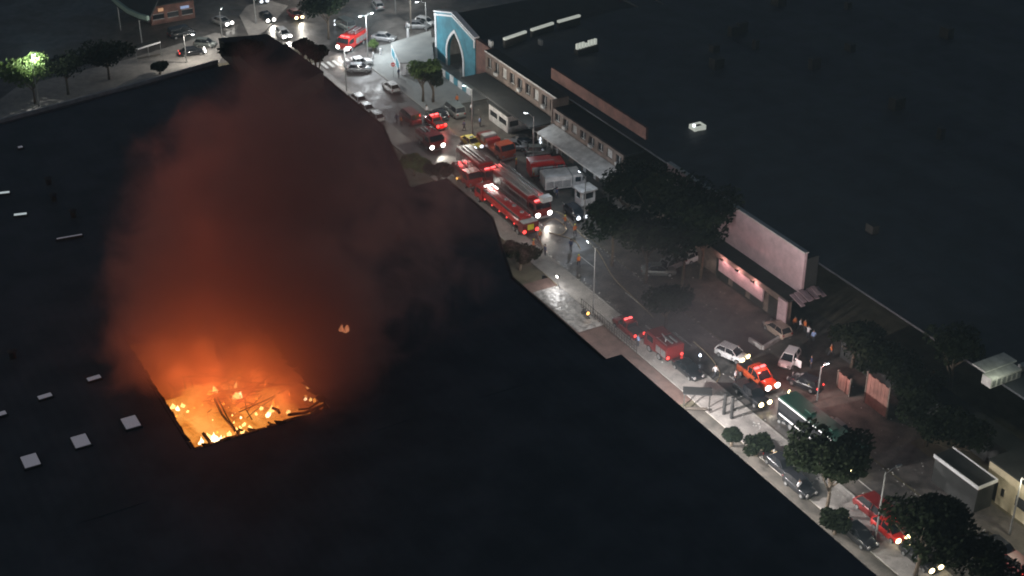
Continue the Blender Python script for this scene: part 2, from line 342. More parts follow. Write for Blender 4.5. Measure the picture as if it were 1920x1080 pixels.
# burning bed of collapsed roofing
def fire_mat():
    m = bpy.data.materials.new('burning_rubble'); m.use_nodes = True
    n, l = m.node_tree.nodes, m.node_tree.links; b = n['Principled BSDF']
    b.inputs['Base Color'].default_value = (0.05, 0.03, 0.02, 1); b.inputs['Roughness'].default_value = 0.9
    tc = n.new('ShaderNodeTexCoord')
    n1 = n.new('ShaderNodeTexNoise'); n1.inputs['Scale'].default_value = 0.16; n1.inputs['Detail'].default_value = 7; n1.inputs['Distortion'].default_value = 1.6
    n2 = n.new('ShaderNodeTexNoise'); n2.inputs['Scale'].default_value = 0.8; n2.inputs['Detail'].default_value = 8; n2.inputs['Distortion'].default_value = 2.2
    l.new(tc.outputs['Object'], n1.inputs['Vector']); l.new(tc.outputs['Object'], n2.inputs['Vector'])
    a = n.new('ShaderNodeMath'); a.operation = 'MULTIPLY_ADD'; a.inputs[1].default_value = 0.35
    l.new(n2.outputs[0], a.inputs[0]); l.new(n1.outputs[0], a.inputs[2])
    # hotter towards the corner where the fire is fiercest
    d = n.new('ShaderNodeVectorMath'); d.operation = 'DISTANCE'; l.new(tc.outputs['Object'], d.inputs[0]); d.inputs[1].default_value = (26, -47.5, 8)
    mr = n.new('ShaderNodeMapRange'); mr.inputs[1].default_value = 3; mr.inputs[2].default_value = 19; mr.inputs[3].default_value = 0.26; mr.inputs[4].default_value = -0.14
    l.new(d.outputs['Value'], mr.inputs[0])
    s = n.new('ShaderNodeMath'); s.operation = 'ADD'; l.new(a.outputs[0], s.inputs[0]); l.new(mr.outputs[0], s.inputs[1])
    cr = n.new('ShaderNodeValToRGB'); e = cr.color_ramp.elements
    e[0].position = 0.50; e[0].color = (0.12, 0.022, 0.004, 1); e[1].position = 1.0; e[1].color = (1.0, 0.42, 0.09, 1)
    x = e.new(0.66); x.color = (0.3, 0.07, 0.008, 1); x = e.new(0.80); x.color = (0.75, 0.25, 0.035, 1)
    l.new(s.outputs[0], cr.inputs[0]); l.new(cr.outputs[0], b.inputs['Emission Color']); b.inputs['Emission Strength'].default_value = 1.0
    return m
FB = MB(); st = 0.55; nx, ny = int((HX1-HX0+3)/st), int((HY1-HY0+3)/st); q = random.Random(5); vs = []
for j in range(ny+1):
    for i in range(nx+1):
        x, y = HX0-1.5+i*st, HY0-1.5+j*st
        z = 7.4 + 0.5*math.sin(x*.9+y*.4) + .4*math.sin(y*1.1-x*.3) + q.uniform(-.12, .12)
        if y < HY0+7 and x > 15: z = 8.1 + q.uniform(-.03, .03) + .12*math.sin(x)      # a big sheet of roofing lying nearly flat
        vs.append((x, y, min(z, ZR-.5)))
FB.add(vs, [(j*(nx+1)+i, j*(nx+1)+i+1, (j+1)*(nx+1)+i+1, (j+1)*(nx+1)+i) for j in range(ny) for i in range(nx)])
struct(FB.obj('burning_rubble', fire_mat(), smooth=True), 'stuff')
fire = thing('fire', 'fierce orange fire burning in the collapsed corner of the warehouse roof', 'fire', (16, -42, 7.5))
fm = [glow('yellow_flame', (1.0, 0.62, 0.2), 2.2), glow('orange_flame', (1.0, 0.36, 0.06), 1.5), glow('pale_flame', (1.0, 0.8, 0.42), 3.2)]
def flame(px, py, h, w_, m, z=8.0):
    c = at(px, py, z) - Vector((16, -42, 7.5)); n = 7; rings = []; ph = q.uniform(0, 6); lean = Vector((q.uniform(-.3, .3), q.uniform(-.3, .3), 0))
    h *= .8
    for k in range(8):
        t = k/7; r = w_*1.15*(math.sin(math.pi*min(1, t*.9+.2))**.8)*(1-t*.6)*q.uniform(.7, 1.25) + 0.01
        cc = c + lean*t*h + Vector((math.sin(ph+t*5)*.12*w_, math.cos(ph+t*4)*.12*w_, t*h-.3))
        rings.append([cc + Vector((math.cos(a)*r*(1+.35*math.sin(3*a+ph+k)), math.sin(a)*r*(1+.35*math.sin(2*a+ph)), .15*math.sin(a*3+k)*w_)) for a in [2*math.pi*i/n for i in range(n)]])
    MB().loft(rings).obj('flame', m, fire, True)
for px, py, h, w_, mi in ((322, 764, 1.2, .32, 0), (333, 768, .9, .3, 2), (343, 762, .8, .25, 0), (330, 780, .8, .22, 1), (352, 772, .8, .22, 0), (392, 738, 1.2, .32, 1), (405, 734, 1.3, .3, 0), (400, 750, .8, .2, 1),
        (444, 742, 1.1, .45, 0), (447, 741, 1.0, .35, 2), (420, 760, .8, .3, 1), (428, 768, .7, .25, 0), (412, 770, .6, .2, 1), (436, 775, .6, .2, 1), (508, 768, 1.0, .3, 0), (517, 765, .9, .25, 1), (503, 776, .8, .25, 2), (512, 755, 1.0, .2, 1),
        (376, 832, 1.2, .25, 2), (400, 828, 1.6, .45, 2), (410, 832, 1.5, .5, 2), (420, 826, 1.3, .4, 0), (391, 820, 1.2, .3, 0), (430, 815, 1.0, .3, 0), (446, 808, 1.0, .25, 0), (386, 836, .8, .25, 1), (455, 812, .9, .3, 0), (438, 822, .8, .3, 2),
        (497, 720, .8, .15, 1), (500, 735, .6, .14, 1), (441, 722, .9, .15, 0), (480, 773, .5, .15, 0), (540, 770, .5, .2, 0), (470, 800, .6, .25, 0), (380, 760, .5, .25, 1), (365, 765, .6, .2, 1)):
    flame(px, py, h, w_, fm[mi])
for k in range(16):
    a = q.random(); flame(372+a*225+q.gauss(0, 7)+q.random()*-20, 826-a*72-abs(q.gauss(0, 22)), q.uniform(.25, .6), q.uniform(.08, .2), fm[q.choice((0, 0, 1, 1, 2))], 8.3)
for (x, y, z, p, r_) in ((24, -46, 1.6, 650, .9), (20, -47.5, 1.8, 520, .9), (21, -43, 1.8, 520, .9), (17, -45, 2, 430, .9), (22, -39, 1.8, 520, .9), (17, -40, 2, 430, .9), (13, -47, 2, 430, .9), (9, -43, 2, 430, .9), (12, -39, 2, 400, .9), (6.5, -47, 2, 430, .9), (14, -43, 2, 400, .9), (7, -40, 2, 380, .9),
        (12, -43, 9, 420, 2.5), (10, -42, 17, 560, 2.5), (9, -42, 27, 420, 2.5)):  # upper ones are added within the smoke column to brighten it
    light('fire_and_fill_light', (x-16, y+42, z), (1.0, 0.27, 0.06) if z < 8 else (1.0, .22, .07), p, fire, radius=r_)
# the small spot fire on the next roof
sf = thing('fire', 'small isolated spot of burning embers on the black roof', 'embers', at(640, 620, ZR))
for dx, dy, s in ((0, 0, .32), (.5, .25, .28), (-.15, .65, .2), (.35, .6, .22), (-.3, .1, .2)):
    MB().tube([(dx, dy, 0), (dx+.1, dy, s), (dx+.05, dy+.1, s*2.4)], [s, s*.8, .02], 7).obj('flame', glow('ember_flame', (1, .36, .16), 3.2), sf, True)

def fill_wall_light(x, y, z, watts, col, parent):  # unseen fixtures added on hidden walls to brighten pavement, lot and forecourt
    f = MB().box(x-.25, x+.25, y-.005, y+.25, z, z+.22).obj('fill_wall_light', MT['dsteel'], parent)
    MB().box(x-.2, x+.2, y+.05, y+.22, z-.04, z-.003).obj('lens', G_['lamp'], f)
    light('fill_wall_glow', (x, y+.6, z-.2), col, watts, f, radius=.15)
fill_wall_light(-17, -6.4, 7, 5200, (1, .95, .85), wh); fill_wall_light(-52, -2.08, 7.5, 900, (1, .98, .95), wh); fill_wall_light(20, -7.28, 7, 500, (1, .85, .8), wh)
# ---- corner block of the warehouse
cb = thing('office_block', 'black flat-roofed corner block above the road junction', 'building')
cbp = [at(409, 70, 14.5), at(500, 62, 14.5), at(604, 133, 14.5)]
q0 = cbp[0]; q1 = cbp[1]; q2 = at(604, 131, 14.5)
poly = [(q0.x, q0.y), (q1.x, q1.y), (-52.5, -5.0), (-52.5, -26), (q0.x+3, q0.y-12)]
poly = [(-64.5, -17.5), (-70.5, -4.6), (-47, -5.2), (-44, -18.5)]
poly = [tuple(at(410, 72, 13).xy), tuple(at(502, 64, 13).xy), tuple(at(606, 133, 13).xy), tuple(at(530, 175, 13).xy)]
MB().prism(poly, ZR+.1, 12.7).obj('wall', MT['tar'], cb)
MB().prism([(p[0]+(.15 if i > 1 else -.15), p[1]) for i, p in enumerate(poly)], 12.7, 13).obj('roof', MT['tar'], cb)

# ---- black-roofed sheds to the lower right, beyond the hall
sh = thing('shed', 'long black roof running beside the street below the warehouse', 'building')
for k, (a, b_) in enumerate(((33.0, 140),)):
    for v0, v1 in ((-19, -5.2), (-33, -19), (-47, -33), (-61, -47), (-75, -61), (-150, -75)):
        vm = (v0+v1)/2; vs = [(a, v0, 10), (b_, v0, 10), (b_, vm, 10.1), (a, vm, 10.1), (b_, v1, 10), (a, v1, 10)]; vs += [(x, y, z-.25) for x, y, z in vs]
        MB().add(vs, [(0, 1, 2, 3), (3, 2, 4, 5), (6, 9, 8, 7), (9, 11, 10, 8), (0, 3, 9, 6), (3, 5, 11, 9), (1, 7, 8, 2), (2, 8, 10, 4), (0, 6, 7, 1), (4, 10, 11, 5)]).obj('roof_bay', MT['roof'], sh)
MB().box(33.2, 140, -5.7, -5.4, 0, 9.74).obj('wall', MT['tar'], sh)

fill_wall_light(36.5, -5.38, 7, 24000, (1, .93, .91), sh); fill_wall_light(48, -5.38, 7, 12000, (1, .93, .9), sh); fill_wall_light(58, -5.38, 7, 4500, (1, .95, .88), sh); fill_wall_light(69, -5.38, 7, 4500, (1, .95, .88), sh)
# ---- arched hall
ah = thing('arched_hall', 'sky blue gabled facade with a tall white-edged pointed arch', 'building')
AU0, AU1, AV = -76.2, -61.7, 27.5; HL, HA, HR_ = 8.3, 10.1, 8.3; AM = -69.6
NA = 22; AC, AW, AH = -68.9, 2.9, 6.9
def archpt(t, grow=0.0):   # pointed arch outline, t -1..1
    w2 = AW+grow; s = abs(t); ang = (1-s)
    x = w2*math.cos(ang*math.pi/2)**.8 if s < 1 else w2
    z = 2.2 + (AH+grow*1.3-2.2)*math.sin(ang*math.pi/2)**1.15 if s < 1 else 2.2
    z = 2.2 + (AH+grow*1.3-2.2)*(ang**.82)
    x = w2*(1-ang**1.9)
    return AC+(x if t > 0 else -x), z
arc = [(AC-AW, 0.0)] + [archpt(-1+2*k/NA) for k in range(NA+1)] + [(AC+AW, 0.0)]
arco = [(AC-AW-.45, 0.0)] + [archpt(-1+2*k/NA, .45) for k in range(NA+1)] + [(AC+AW+.45, 0.0)]
def top_z(x): return HL+(HA-HL)*(x-AU0)/(AM-AU0) if x < AM else HR_+(HA-HR_)*(AU1-x)/(AU1-AM)
fw_ = MB()     # facade wall with real opening, 0.5 m thick
def panel(pts, mi=0, y0=AV, y1=AV+.5): 
    n = len(pts); fw_.add([(x, y0, z) for x, z in pts]+[(x, y1, z) for x, z in pts], [tuple(range(n)), tuple(range(2*n-1, n-1, -1))]+[(i, (i+1) % n, n+(i+1) % n, n+i) for i in range(n)], mi)
panel([(AU0, 0), (AC-AW, 0), (AC-AW, top_z(AC-AW)), (AU0, HL)])
panel([(AC+AW, 0), (AU1, 0), (AU1, HR_), (AC+AW, top_z(AC+AW))])
for (xa, za), (xb, zb) in zip(arc[1:-1], arc[2:-1]):
    panel([(xa, za), (xb, zb), (xb, top_z(xb)), (xa, top_z(xa))])
fw_.obj('facade_wall', MT['blue'], ah)
tb = MB()
for (a, b2, c, d) in zip(arc, arc[1:], arco[1:], arco):
    v = [(a[0], AV-.12, a[1]), (b2[0], AV-.12, b2[1]), (c[0], AV-.12, c[1]), (d[0], AV-.12, d[1])]
    tb.add(v+[(x, AV-.003, z) for x, _, z in v], [(0, 1, 2, 3), (0, 4, 5, 1), (1, 5, 6, 2), (2, 6, 7, 3), (3, 7, 4, 0)])
tb.obj('arch_surround', MT['white'], ah)
cp = MB()
for (xa, za, xb, zb) in ((AU0-.2, HL, AM, HA), (AM, HA, AU1+.2, HR_)):
    for y0, y1, zo, th_ in ((AV-.22, AV+.75, .0, .25), (AV-.14, AV-.002, -.62, .34)):
        v = [(xa, y0, za+zo), (xb, y0, zb+zo), (xb, y1, zb+zo), (xa, y1, za+zo)]
        cp.add(v+[(x, y, z+th_) for x, y, z in v], [(3, 2, 1, 0), (4, 5, 6, 7), (0, 1, 5, 4), (1, 2, 6, 5), (2, 3, 7, 6), (3, 0, 4, 7)])
cp.obj('coping', MT['white'], ah)
MB().box(AU0-.04, AU0+.5, AV-.12, AV-.004, 0, HL-.1).obj('corner_pilaster', MT['white'], ah)
MB().box(AU1-.3, AU1+.04, AV-.12, AV-.004, 6.6, HR_-.1).obj('corner_pilaster', MT['white'], ah)
MB().box(AU0-.02, AU0+.28, AV+.51, 60, 0, 7.2).obj('side_wall', MT['grime'], ah)
MB().box(AC-3.2, AC+3.2, AV+6, AV+6.3, 0, 7).obj('inner_wall', MT['brown'], ah)
for x in (-1.6, .1, 1.5): MB().box(AC+x-.35, AC+x+.35, AV+5.9, AV+5.99, .3, 2.3).obj('inner_door', MT['grime'], ah)
MB().box(AC-3.2, AC+3.2, AV+.52, AV+6, 0.125, 0.16).obj('inner_floor', MT['pave'], ah)
MB().box(AU0+.3, AU1, AV+.52, 60, 7.2, 7.5).obj('roof', MT['tar'], ah)
# low white and blue plinth fence before the arch
for k in range(7):
    MB().box(AC+.5+k*1.5, AC+1.88+k*1.5, 24.6, 24.75, .12, 1.3).obj('boundary_panel', MT['blue' if k % 2 else 'white'], ah)

# ---- low flat-roofed annexe left of the arch
an = thing('annexe', 'low pale flat-roofed building left of the blue arched facade', 'building')
e1, e2, e3, e4 = at(733, 80, 2.3), at(808, 57, 2.3), at(814, 116, 2.3), at(750, 118, 2.3)
pa = [tuple(p.xy) for p in (e1, e4, e3, e2)]
MB().prism(pa, 0.12, 2.1).obj('wall', MT['white'], an)
MB().prism(pa, 2.102, 2.3).obj('roof', MT['plaza'], an)
d = (e4-e1).normalized(); nrm = Vector((d.y, -d.x, 0));
if nrm.dot(CAM-e1) < 0: nrm = -nrm
L14 = (e4-e1).length
for k in range(2):
    a = e1+d*(L14*(.1+.45*k)); b3 = e1+d*(L14*(.42+.45*k))
    v = [a+nrm*.01, b3+nrm*.01]; z0, z1 = .5, 1.8
    MB().add([(v[0].x, v[0].y, z0), (v[1].x, v[1].y, z0), (v[1].x, v[1].y, z1), (v[0].x, v[0].y, z1)]+[(p.x+nrm.x*.06, p.y+nrm.y*.06, z) for p, z in ((v[0], z0), (v[1], z0), (v[1], z1), (v[0], z1))],
        [(4, 5, 6, 7), (0, 1, 5, 4), (1, 2, 6, 5), (2, 3, 7, 6), (3, 0, 4, 7)]).obj('wall_panel', MT['blue'], an)

# ---- great roof on the far side
gr_ = thing('market_hall', 'vast dark blue-black roof filling the far side of the street', 'warehouse')
for k in range(8):
    v0 = 28.4+k*18; v1 = v0+18; vm = (v0+v1)/2; a, b_ = (-61.2 if k < 2 else -84-4*k), 140
    if k >= 2: pass
    vs = [(a, v0, 8), (b_, v0, 8), (b_, vm, 8.6), (a, vm, 8.6), (b_, v1, 8), (a, v1, 8)]; vs += [(x, y, z-.25) for x, y, z in vs]
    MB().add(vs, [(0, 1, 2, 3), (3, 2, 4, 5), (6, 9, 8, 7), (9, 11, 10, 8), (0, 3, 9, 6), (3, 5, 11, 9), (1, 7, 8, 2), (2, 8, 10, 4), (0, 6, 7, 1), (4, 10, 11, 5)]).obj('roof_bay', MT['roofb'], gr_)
vs = [(-75.9, 60.1, 7.9), (-61.3, 60.1, 7.9), (-61.3, 64.3, 7.9), (-75.9, 64.3, 7.9)]
MB().box(-84, -61.3, 27.9+32.2, 64.3, 7.5, 7.8).obj('roof_bay', MT['roofb'], gr_)
# lit ridge lights
for (xa, ya, xb, yb) in ((945, 71, 986, 57), (996, 54, 1037, 41), (1046, 38.5, 1087, 27)):
    p, q_ = at(xa, ya, 9.9), at(xb, yb, 9.9); f_ = bar3('ridge_light', (p.x, p.y, 8.2), (q_.x, q_.y, 8.2), 1.3, .5, MT['dsteel'], gr_)
    bar3('pane', (p.x, p.y, 9.52), (q_.x, q_.y, 9.52), .35, .46, G_['bar'], f_)
# broad lit clerestory with dark bars
p, q_ = at(1080, 87, 10), at(1119, 76, 10)
f_ = bar3('clerestory', (p.x, p.y, 8.2), (q_.x, q_.y, 8.2), 1.25, 1.0, MT['dsteel'], gr_)
for k in range(7):
    a, b3 = p.lerp(q_, k/7+.02), p.lerp(q_, (k+1)/7-.03)
    bar3('pane', (a.x, a.y, 9.47), (b3.x, b3.y, 9.47), .9 if k != 3 else .6, .4, G_['bar'], f_)
# lit vent frame
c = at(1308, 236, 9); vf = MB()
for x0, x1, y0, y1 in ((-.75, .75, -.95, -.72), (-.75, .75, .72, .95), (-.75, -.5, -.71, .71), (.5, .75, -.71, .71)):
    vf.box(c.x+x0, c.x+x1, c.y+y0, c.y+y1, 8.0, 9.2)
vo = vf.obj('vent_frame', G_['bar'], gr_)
MB().box(c.x-.49, c.x+.49, c.y-.7, c.y+.7, 8.0, 9.0).obj('hatch', MT['dsteel'], gr_)
MB().tube([(c.x+.3, c.y-.85, 9.2), (c.x+.3, c.y-.85, 9.5)], .22, 8).obj('lamp', G_['dot'], gr_)
for (px, py) in ((1014, 75), (921, 76)):
    c = at(px, py, 9.3); MB().box(c.x-.6, c.x+.4, c.y-.2, c.y+.2, 8.2, 9.3).obj('roof_vent', MT['grime'], gr_)
for k in range(30):
    x, y = rnd.uniform(-55, 60), rnd.uniform(36, 120); MB().box(x, x+rnd.uniform(.8, 2), y, y+rnd.uniform(.8, 2), 8, rnd.uniform(9.6, 10.2)).obj('roof_vent', MT['dsteel'], gr_)

# ---- street row of the far side
rw = thing('street_terrace', 'long brown terrace with a band of upper windows beside the arch', 'building')
MB().box(-61.6, -56.2, 27.6, 28.3, 0, 8.2).obj('wall', MT['brick'], rw)
def windowed(x0, x1, y, z0, z1, n, parent, mwall, ww=.62, wz=(.25, .8), mwin='win', dep=.35):
    """wall strip with recessed windows: piers and rails are real, panes set back"""
    L = (x1-x0)/n; zz0, zz1 = z0+(z1-z0)*wz[0], z0+(z1-z0)*wz[1]
    b = MB(); b.box(x0, x1, y, y+dep, z0, zz0); b.box(x0, x1, y, y+dep, zz1, z1)
    for k in range(n+1):
        xa = x0 if k == 0 else x0+k*L-L*(1-ww)/2; xb = x1 if k == n else x0+k*L+L*(1-ww)/2
        b.box(xa, xb, y, y+dep, zz0+.001, zz1-.001)
    b.obj('upper_wall', mwall, parent)
    for k in range(n):
        xa, xb = x0+k*L+L*(1-ww)/2, x0+(k+1)*L-L*(1-ww)/2
        f = MB().box(xa+.002, xb-.002, y+.18, y+.24, zz0+.002, zz0+.1).box(xa+.002, xb-.002, y+.18, y+.24, zz1-.1, zz1-.002).box((xa+xb)/2-.05, (xa+xb)/2+.05, y+.18, y+.24, zz0+.1, zz1-.1).obj('window', MT['grime'], parent)
        MB().box(xa+.003, xb-.003, y+.25, y+.28, zz0+.003, zz1-.003).obj('pane', MT[mwin if k % 4 != 2 else 'grime'], f)
        if k % 3 == 1: MB().box((xa+xb)/2-.4, (xa+xb)/2+.4, y-.4, y-.01, zz0-.25, zz0+.25).obj('air_conditioner', MT['grime'], parent)
windowed(-56, -33.5, 26.4, 4.8, 8.1, 9, rw, MT['brown'])
MB().box(-56.1, -33.4, 26.3, 26.39, 8.1, 8.35).obj('coping', MT['grime'], rw); MB().box(-56.1, -33.4, 26.395, 28.3, 8.12, 8.33).obj('roof', MT['tar'], rw)
MB().box(-56, -33.5, 21.8, 26.38, 4.3, 4.6).obj('canopy_roof', MT['tar'], rw)
MB().box(-56, -33.5, 26.8, 27.1, 0, 4.79).obj('wall', MT['brown'], rw)
r2 = thing('street_building', 'brown building with a long sloped awning and reddish parapet', 'building')
windowed(-33.2, -14, 25.6, 4.6, 7.0, 8, r2, MT['brown'])
MB().box(-40, -14, 29.2, 29.6, 8.6, 10.4).obj('parapet', MT['brick'], r2)
MB().box(-33.2, -14, 25.97, 29.1, 6.7, 6.98).obj('roof', MT['tar'], r2)
aw = MB(); aw.add([(-33.2, 25.6, 4.5), (-14, 25.6, 4.5), (-14, 22.8, 3.7), (-33.2, 22.8, 3.7), (-33.2, 25.6, 4.35), (-14, 25.6, 4.35), (-14, 22.8, 3.5), (-33.2, 22.8, 3.5)], [(0, 1, 2, 3), (7, 6, 5, 4), (3, 2, 6, 7), (0, 3, 7, 4), (1, 5, 6, 2)]); aw.obj('awning', MT['grime'], r2)
MB().box(-33.2, -14, 25.9, 26.2, 0, 4.3).obj('wall', MT['brown'], r2)
for k in range(5): MB().box(-31+k*3.5, -29+k*3.5, 25.82, 25.89, .1, 2.7).obj('door', MT['trim'], r2)
MB().box(-33.45, -33.22, 25.4, 28.3, 0, 8.3).obj('side_wall', MT['brown'], r2)

# gatehouse
gh = thing('gatehouse', 'small gatehouse with a flat dark roof and white-framed windows', 'building')
gp = [at(950, 249), at(916, 226), at(952, 208)]
gx1, gx0, gy0 = at(951, 252).x, at(915, 226).x, at(950, 250).y
gy1 = gy0+4.4; 
def hut(parent, x0, x1, y0, y1, h, mw, mr, wx, wy, frame='grime'):
    """box building, openings cut between piers; wx / wy = windows in the -Y and +X faces"""
    b = MB(); sill, head, t = 1.0, 2.1, .2
    def face(a0, a1, n, axis):
        for (z0, z1) in ((0.12, sill), (head, h)):
            (b.box(a0, a1, y0, y0+t, z0, z1) if axis == 'x' else b.box(x1-t, x1, a0, a1, z0, z1))
        L = (a1-a0)/n
        for k in range(n+1):
            p0 = a0 if k == 0 else a0+k*L-.3; p1 = a1 if k == n else a0+k*L+.3
            (b.box(p0, p1, y0, y0+t, sill+.001, head-.001) if axis == 'x' else b.box(x1-t, x1, p0, p1, sill+.001, head-.001))
        for k in range(n):
            p0 = a0+k*L+(.3 if k else 0.02); p1 = a0+(k+1)*L-.3
            f = MB()
            if axis == 'x': f.box(p0, p1, y0+.03, y0+.09, sill+.002, sill+.09).box(p0, p1, y0+.03, y0+.09, head-.09, head-.002)
            else: f.box(x1-.09, x1-.03, p0, p1, sill+.002, sill+.09).box(x1-.09, x1-.03, p0, p1, head-.09, head-.002)
            fo = f.obj('window', MT[frame], parent)
            (MB().box(p0, p1, y0+.1, y0+.13, sill+.003, head-.003) if axis == 'x' else MB().box(x1-.13, x1-.1, p0, p1, sill+.003, head-.003)).obj('pane', MT['win'], fo)
    face(x0, x1-t-.002, wx, 'x'); face(y0, y1, wy, 'y')
    b.box(x0, x0+t, y0+t+.002, y1, .12, h); b.box(x0+t+.002, x1-t-.002, y1-t, y1, .12, h)
    b.obj('wall', MT[mw], parent)
    MB().box(x0-.25, x1+.25, y0-.25, y1+.25, h+.002, h+.2).obj('roof', MT[mr], parent)
hut(gh, gx0, gx1, gy0, gy1, 3.0, 'grime', 'tar', 2, 2)
pk = thing('porter_lodge', 'small white door frame and wall at the back of the vehicle yard', 'building')
c = at(1108, 332); hut(pk, c.x-2.2, c.x+1.2, c.y, c.y+2.4, 2.9, 'white', 'tar', 1, 1, 'white')
ks = thing('kiosk', 'little pale kiosk with two dark windows behind the fire engines', 'kiosk')
c = at(1085, 385); hut(ks, c.x-1.1, c.x+.8, c.y, c.y+2.2, 2.3, 'grime', 'grime', 1, 1)

# ---- pale building lit pink
pb = thing('corner_shop', 'building with a tall plain wall above a dark canopy, lit pink', 'building')
PX0, PX1 = 8.0, 24.8
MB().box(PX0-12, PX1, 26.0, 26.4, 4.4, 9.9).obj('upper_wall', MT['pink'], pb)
MB().box(PX1-.3, PX1-.05, 26.41, 28.3, 4.4, 9.0).obj('side_wall', MT['tar'], pb)
MB().box(PX0-12, PX1+.1, 25.9, 26.5, 9.9, 10.05).obj('coping', MT['grime'], pb)
MB().box(PX0-12, PX1+.6, 23.6, 25.98, 4.1, 4.38).obj('canopy_roof', MT['tar'], pb)
MB().box(PX0-12, PX1+.6, 23.5, 23.59, 3.7, 4.38).obj('fascia', MT['brown'], pb)
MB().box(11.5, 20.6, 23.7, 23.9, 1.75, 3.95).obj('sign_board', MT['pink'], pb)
for k in range(3):  # made-up lamps, added to brighten the sign board
    f_ = MB().box(12.6+k*3.2, 13.2+k*3.2, 22.85, 23.05, 4.1, 4.22).tube([(12.9+k*3.2, 23.05, 4.16), (12.9+k*3.2, 23.49, 4.2)], .03, 5).obj('fill_sign_light', MT['dsteel'], pb)
    light('fill_sign_glow', (12.9+k*3.2, 22.95, 4.0), (1, .5, .48), 120, f_, radius=.1)
MB().box(PX0-12, PX1, 24.6, 24.8, 0, 4.09).obj('shopfront_wall', MT['brown'], pb)
for k in range(4): MB().box(10+k*3.6, 12.6+k*3.6, 24.52, 24.59, .1, 2.6).obj('roller_shutter', MT['dsteel'], pb)
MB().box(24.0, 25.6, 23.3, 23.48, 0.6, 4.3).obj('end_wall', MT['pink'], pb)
for k in range(7):    # broken sloping awning sheets at the corner
    y = 24.2+k*.62; z = 4.45+.12*(k % 3); x1 = 27.2-(k % 2)*.35-.1*k
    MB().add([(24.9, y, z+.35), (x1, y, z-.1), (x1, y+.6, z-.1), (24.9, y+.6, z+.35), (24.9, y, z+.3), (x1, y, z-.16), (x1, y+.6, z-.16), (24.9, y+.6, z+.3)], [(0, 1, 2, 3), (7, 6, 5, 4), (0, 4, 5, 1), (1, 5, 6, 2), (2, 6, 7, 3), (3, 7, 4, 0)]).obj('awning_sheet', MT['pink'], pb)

# ---- cream wall building at the lower right and white-edged canopy
yb = thing('cream_building', 'cream-walled building with a dark door at the right edge', 'building')
YX = at(1848, 925).x
b = MB(); b.box(YX, YX+.7, 21.6, 21.85, 0, 4.3).box(YX+1.55, 130, 21.6, 21.85, 0, 4.3).box(YX+.7, YX+1.55, 21.6, 21.85, 2.5, 4.3); b.obj('wall', MT['cream'], yb)
MB().box(YX+.7, YX+1.55, 21.72, 21.8, 0.02, 2.5).obj('door', MT['trim'], yb)
MB().box(YX+2.1, YX+2.5, 21.56, 21.598, 1.3, 2.2).obj('meter_box', MT['trim'], yb)
MB().box(YX, YX+.25, 21.86, 30, 0, 4.3).obj('side_wall', MT['cream'], yb)
MB().box(YX-.1, 130, 21.5, 28, 4.31, 4.5).obj('roof', MT['tar'], yb)
for k in range(5): MB().box(YX+4+k*4, YX+5.4+k*4, 21.55, 21.598, 1.4, 2.6).obj('window', MT['win'], yb)
wc = thing('loading_canopy', 'dark flat loading canopy outlined by a thin white edge', 'canopy')
a_, b2_ = at(1752, 852, 3.4), at(1838, 912, 3.4)
X0, X1, Y0, Y1 = a_.x, b2_.x, a_.y, a_.y+2.5
MB().box(X0, X1, Y0, Y1, 3.2, 3.35).obj('roof', MT['tar'], wc)
for s in ((X0, X1, Y0-.1, Y0, 3.1, 3.5), (X0, X1, Y1, Y1+.08, 3.1, 3.5), (X1, X1+.1, Y0-.1, Y1+.08, 3.1, 3.5)): MB().box(*s).obj('edge_trim', MT['white'], wc)
MB().box(X0+.1, X1-.1, Y0+.1, Y1-.1, 0, 3.198).obj('wall', MT['tar'], wc)

lb = thing('low_building', 'long low dark-roofed building behind the cream wall and gates', 'building')
MB().box(33, YX-.3, 25.8, 28.2, 0, 3.0).obj('wall', MT['tar'], lb); MB().box(32.8, YX-.2, 25.6, 28.3, 3.02, 3.2).obj('roof', MT['tar'], lb)
# ---- floodlit rooftop structure far right
ft = thing('rooftop_plant_room', 'floodlit pale roof structure glowing at the right edge', 'plant room')
c = at(1868, 700, 9)
MB().box(c.x-.3, c.x+1.0, c.y-1.7, c.y+2.6, 8.2, 9.3).obj('wall', MT['grime'], ft)
MB().box(c.x-2.2, c.x-.32, c.y-1.3, c.y+3.2, 9.25, 9.4).obj('roof', MT['grime'], ft)
for k in range(6): MB().box(c.x+1.01, c.x+1.08, c.y-1.5+k*.7, c.y-1.1+k*.7, 8.4, 9.1).obj('louvre', MT['steel'], ft)
MB().box(c.x-.2, c.x+.5, c.y+3.4, c.y+9, 8.4, 9.0).obj('duct', MT['steel'], ft)
light('floodlight', (c.x+2.2, c.y-1.5, 10.8), (.93, 1.0, .78), 240, ft, radius=.1)

# ---- top-left shops and the walled forecourt
gc = thing('green_canopy', 'curved pale green canopy edge at the top of the view', 'canopy')
cpts = [at(205, -6, 5), at(222, 10, 5), at(240, 24, 5), at(262, 34, 5), at(278, 38, 5)]
for p, q_ in zip(cpts, cpts[1:]): bar3('fascia', p, q_, .8, .5, mat('pale_green_paint', (.3, .42, .35), .6, noise=.2), gc)
MB().prism([tuple(p.xy) for p in [at(150, -30, 5), *cpts, at(300, -10, 5), at(260, -60, 5)]], 4.5, 4.95).obj('roof', MT['tar'], gc)
for p in (cpts[1], cpts[3]): MB().tube([(p.x-.8, p.y, 0), (p.x-.8, p.y, 4.5)], .12, 8).obj('post', MT['steel'], gc)
sp = thing('shop', 'dim red-brown shop front with a small lit sign', 'shop')
c = at(340, 45); hut(sp, c.x-6, c.x-1.5, c.y-5, c.y+3.2, 3.6, 'brick', 'tar', 2, 3)
